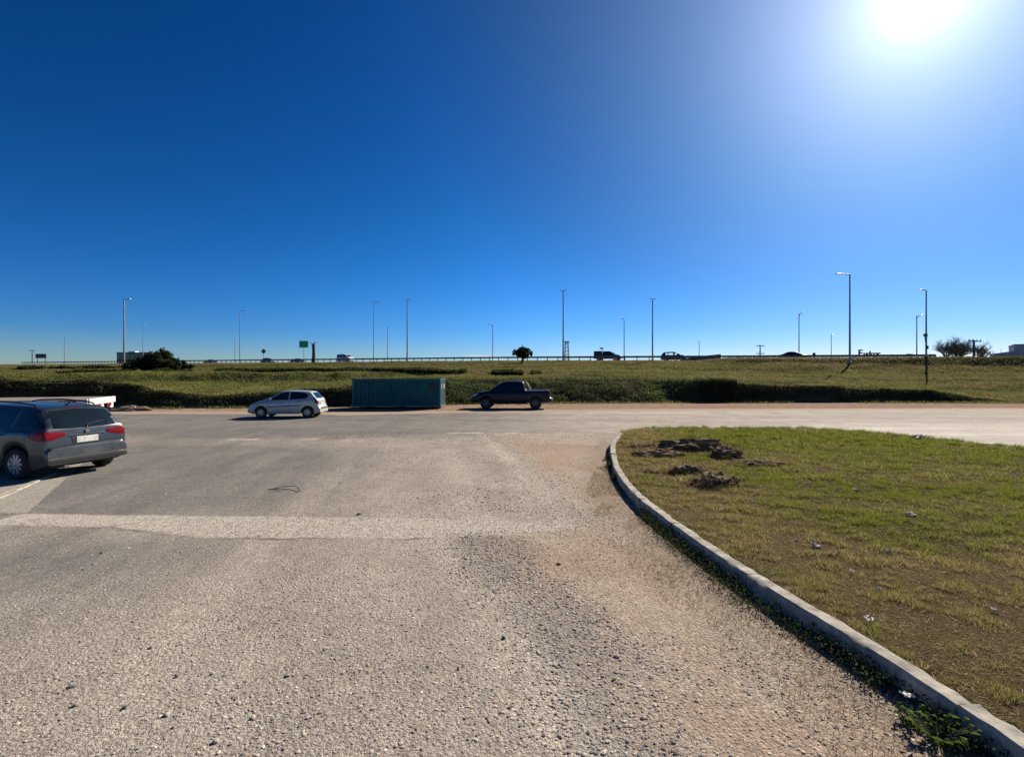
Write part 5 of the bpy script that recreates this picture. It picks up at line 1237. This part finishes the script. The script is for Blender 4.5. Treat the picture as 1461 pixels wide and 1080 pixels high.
for k, (px, py, s, l) in enumerate(((308, 1060, .021, 'palest and largest loose stone at the bottom edge of the pavement'), (102, 982, .022, 'loose stone at the far left of the foreground gravel'), (108, 1008, .020, 'loose stone just below the far left stone'), (178, 1012, .017, 'dark loose stone right of the pair at far left'), (238, 1022, .02, 'loose elongated stone left of the palest stone'), (303, 963, .016, 'loose stone standing up the slope from the palest stone'), (252, 967, .014, 'small dark stone left of the stone above the palest'), (215, 926, .016, 'dark loose stone alone in the left middle asphalt'), (719, 912, .019, 'black pointed stone on the pale centre asphalt'), (797, 806, .024, 'black stone on the grey gravel near the end of the pale strip'), (654, 956, .012, 'small dark stone in the centre foreground'), (410, 966, .016, 'loose stone right of centre among small gravel'), (361, 1026, .016, 'round stone right of the palest stone'), (438, 965, .014, 'small stone at the right of the left gravel spread'), (145, 790, .022, 'flat brown chip on the left asphalt below the pale strip'), (512, 735, .03, 'brown chip on the asphalt just above the pale strip'), (190, 888, .012, 'tiny chip on smooth asphalt at left'), (485, 690, .02, 'small pebble far up the asphalt by the twig'))):
    stone(px, py, s, l, k+30, (.10, .09, .08) if 'dark' in l or 'black' in l else (.42, .37, .3) if 'palest' in l else (.2, .15, .11) if 'brown' in l else (.27, .235, .19))
def twig():
    x, y = ground_pt(405, 700); r = empty('twig', (x, y, .012), 0, 'thin forked dry twig lying on the asphalt above the pale strip', 'twig')
    m = pmat('twig_bark', (.075, .06, .045), .9)
    B('stem', lambda bm: tube(bm, [(-.30, .02, .01), (-.2, -.0, .02), (0, .08, .05), (.16, .12, .05), (.25, .02, .04), (.34, -.12, .01), (.32, -.22, 0)], [.006, .008, .005, .005, .009, .012, .005], 6), m, r)
    B('fork', lambda bm: tube(bm, [(-.2, 0, .02), (-.05, -.04, .02), (.1, -.06, .03), (.2, -.05, .01)], [.008, .006, .006, .004], 6), m, r)
twig()
def weed(x, y, label, n, s, h):
    r = empty('weed', (x, y, 0), 0, label, 'weed')
    V, Fa, C = [], [], []
    for k in range(n):
        a = rng.uniform(0, 6.28); ln = rng.uniform(.4, 1)*h; tip = Vector((math.cos(a)*ln*.8, math.sin(a)*ln*.8, ln*.75))
        B('stem', lambda bm: tube(bm, [(0, 0, 0), tip*.5+Vector((0, 0, .02)), tip], [.003, .0025, .0015], 4), M_bark, r)
        for q in range(5):
            t = .35+.16*q; p = tip*t; b = a+rng.normal(0, .9); dr = Vector((math.cos(b), math.sin(b), rng.uniform(-.1, .5))).normalized(); sd = dr.cross(Vector((0, 0, 1))).normalized(); l = s*rng.uniform(.6, 1.2)
            i = len(V); mid = p+dr*l*.55+Vector((0, 0, .006))
            V += [p, mid+sd*l*.3, mid, mid-sd*l*.3, p+dr*l-Vector((0, 0, .006))]; Fa += [(i, i+1, i+2, i+2), (i, i+2, i+3, i+3), (i+1, i+4, i+2, i+2), (i+2, i+4, i+3, i+3)]
            C += [np.array((.075, .12, .022))*rng.uniform(.7, 1.5)]*5
    T = np.array([f[:3] for f in Fa]); link('leaves', npmesh('leaves', np.array([v[:] for v in V]), T, {'Col': np.array(C)}), M_leaf, r)
x, y = ground_pt(1345, 1062); weed(x-.02, y, 'bright green leafy weed growing against the near end of the kerb', 22, .05, .2)
x, y = ground_pt(1300, 1035); weed(x, y, 'smaller dull weed left of the bright leafy weed at the kerb', 14, .035, .13)
scrap(*ground_pt(1294, 1012), .07, .075, 'crumpled white paper caught in the weeds at the foot of the kerb', 77, (.8, .78, .66))
def leaning():
    Y = 32.5; x0, x1 = wx(107, Y), wx(91, Y)
    r = empty('dead_branch', (x0, Y, .6), 0, 'dead stick leaning left out of the bank above the flatbed trailer', 'branch')
    B('stem', lambda bm: tube(bm, [(0, 0, -.4), (-.3, 0, .45), (x1-x0, -.05, wz(533, Y)-.6)], [.06, .05, .03], 6), M_bark, r)
    B('shoot', lambda bm: [tube(bm, [(.15, 0, -.2), (.1+.1*k, .02, .5), (.25*k-.05, 0, .95+.1*k)], [.03, .02, .01], 5) for k in range(3)], M_bark, r)
leaning()
def rubble():
    Y = 29.5; x, z = wx(187, Y), 0
    r = empty('rubbish_heap', (x, Y, 0), .3, 'small heap of soil and pale rubbish right of the flatbed trailer', 'rubbish heap')
    bm = bmesh.new(); bmesh.ops.create_icosphere(bm, subdivisions=3, radius=1)
    for v in bm.verts:
        f = .7+.6*float(fbm(np.array([v.co.x*3+9]), np.array([v.co.y*3+v.co.z*2]), 55)[0]); v.co = Vector((v.co.x*1.1*f, v.co.y*.5*f, v.co.z*.3*f))
    link('soil', bm_mesh('soil', bm), pmat('heap_soil', (.17, .115, .08), .95, noise=.4, nscale=5, bump=1), r)
    for k in range(2): B('plank', lambda bm: box(bm, (-.2+.5*k, -.3, .2), (.38, .06, .025), rz=.4+k*1.3, ry=.5), M_plate, r)
rubble()
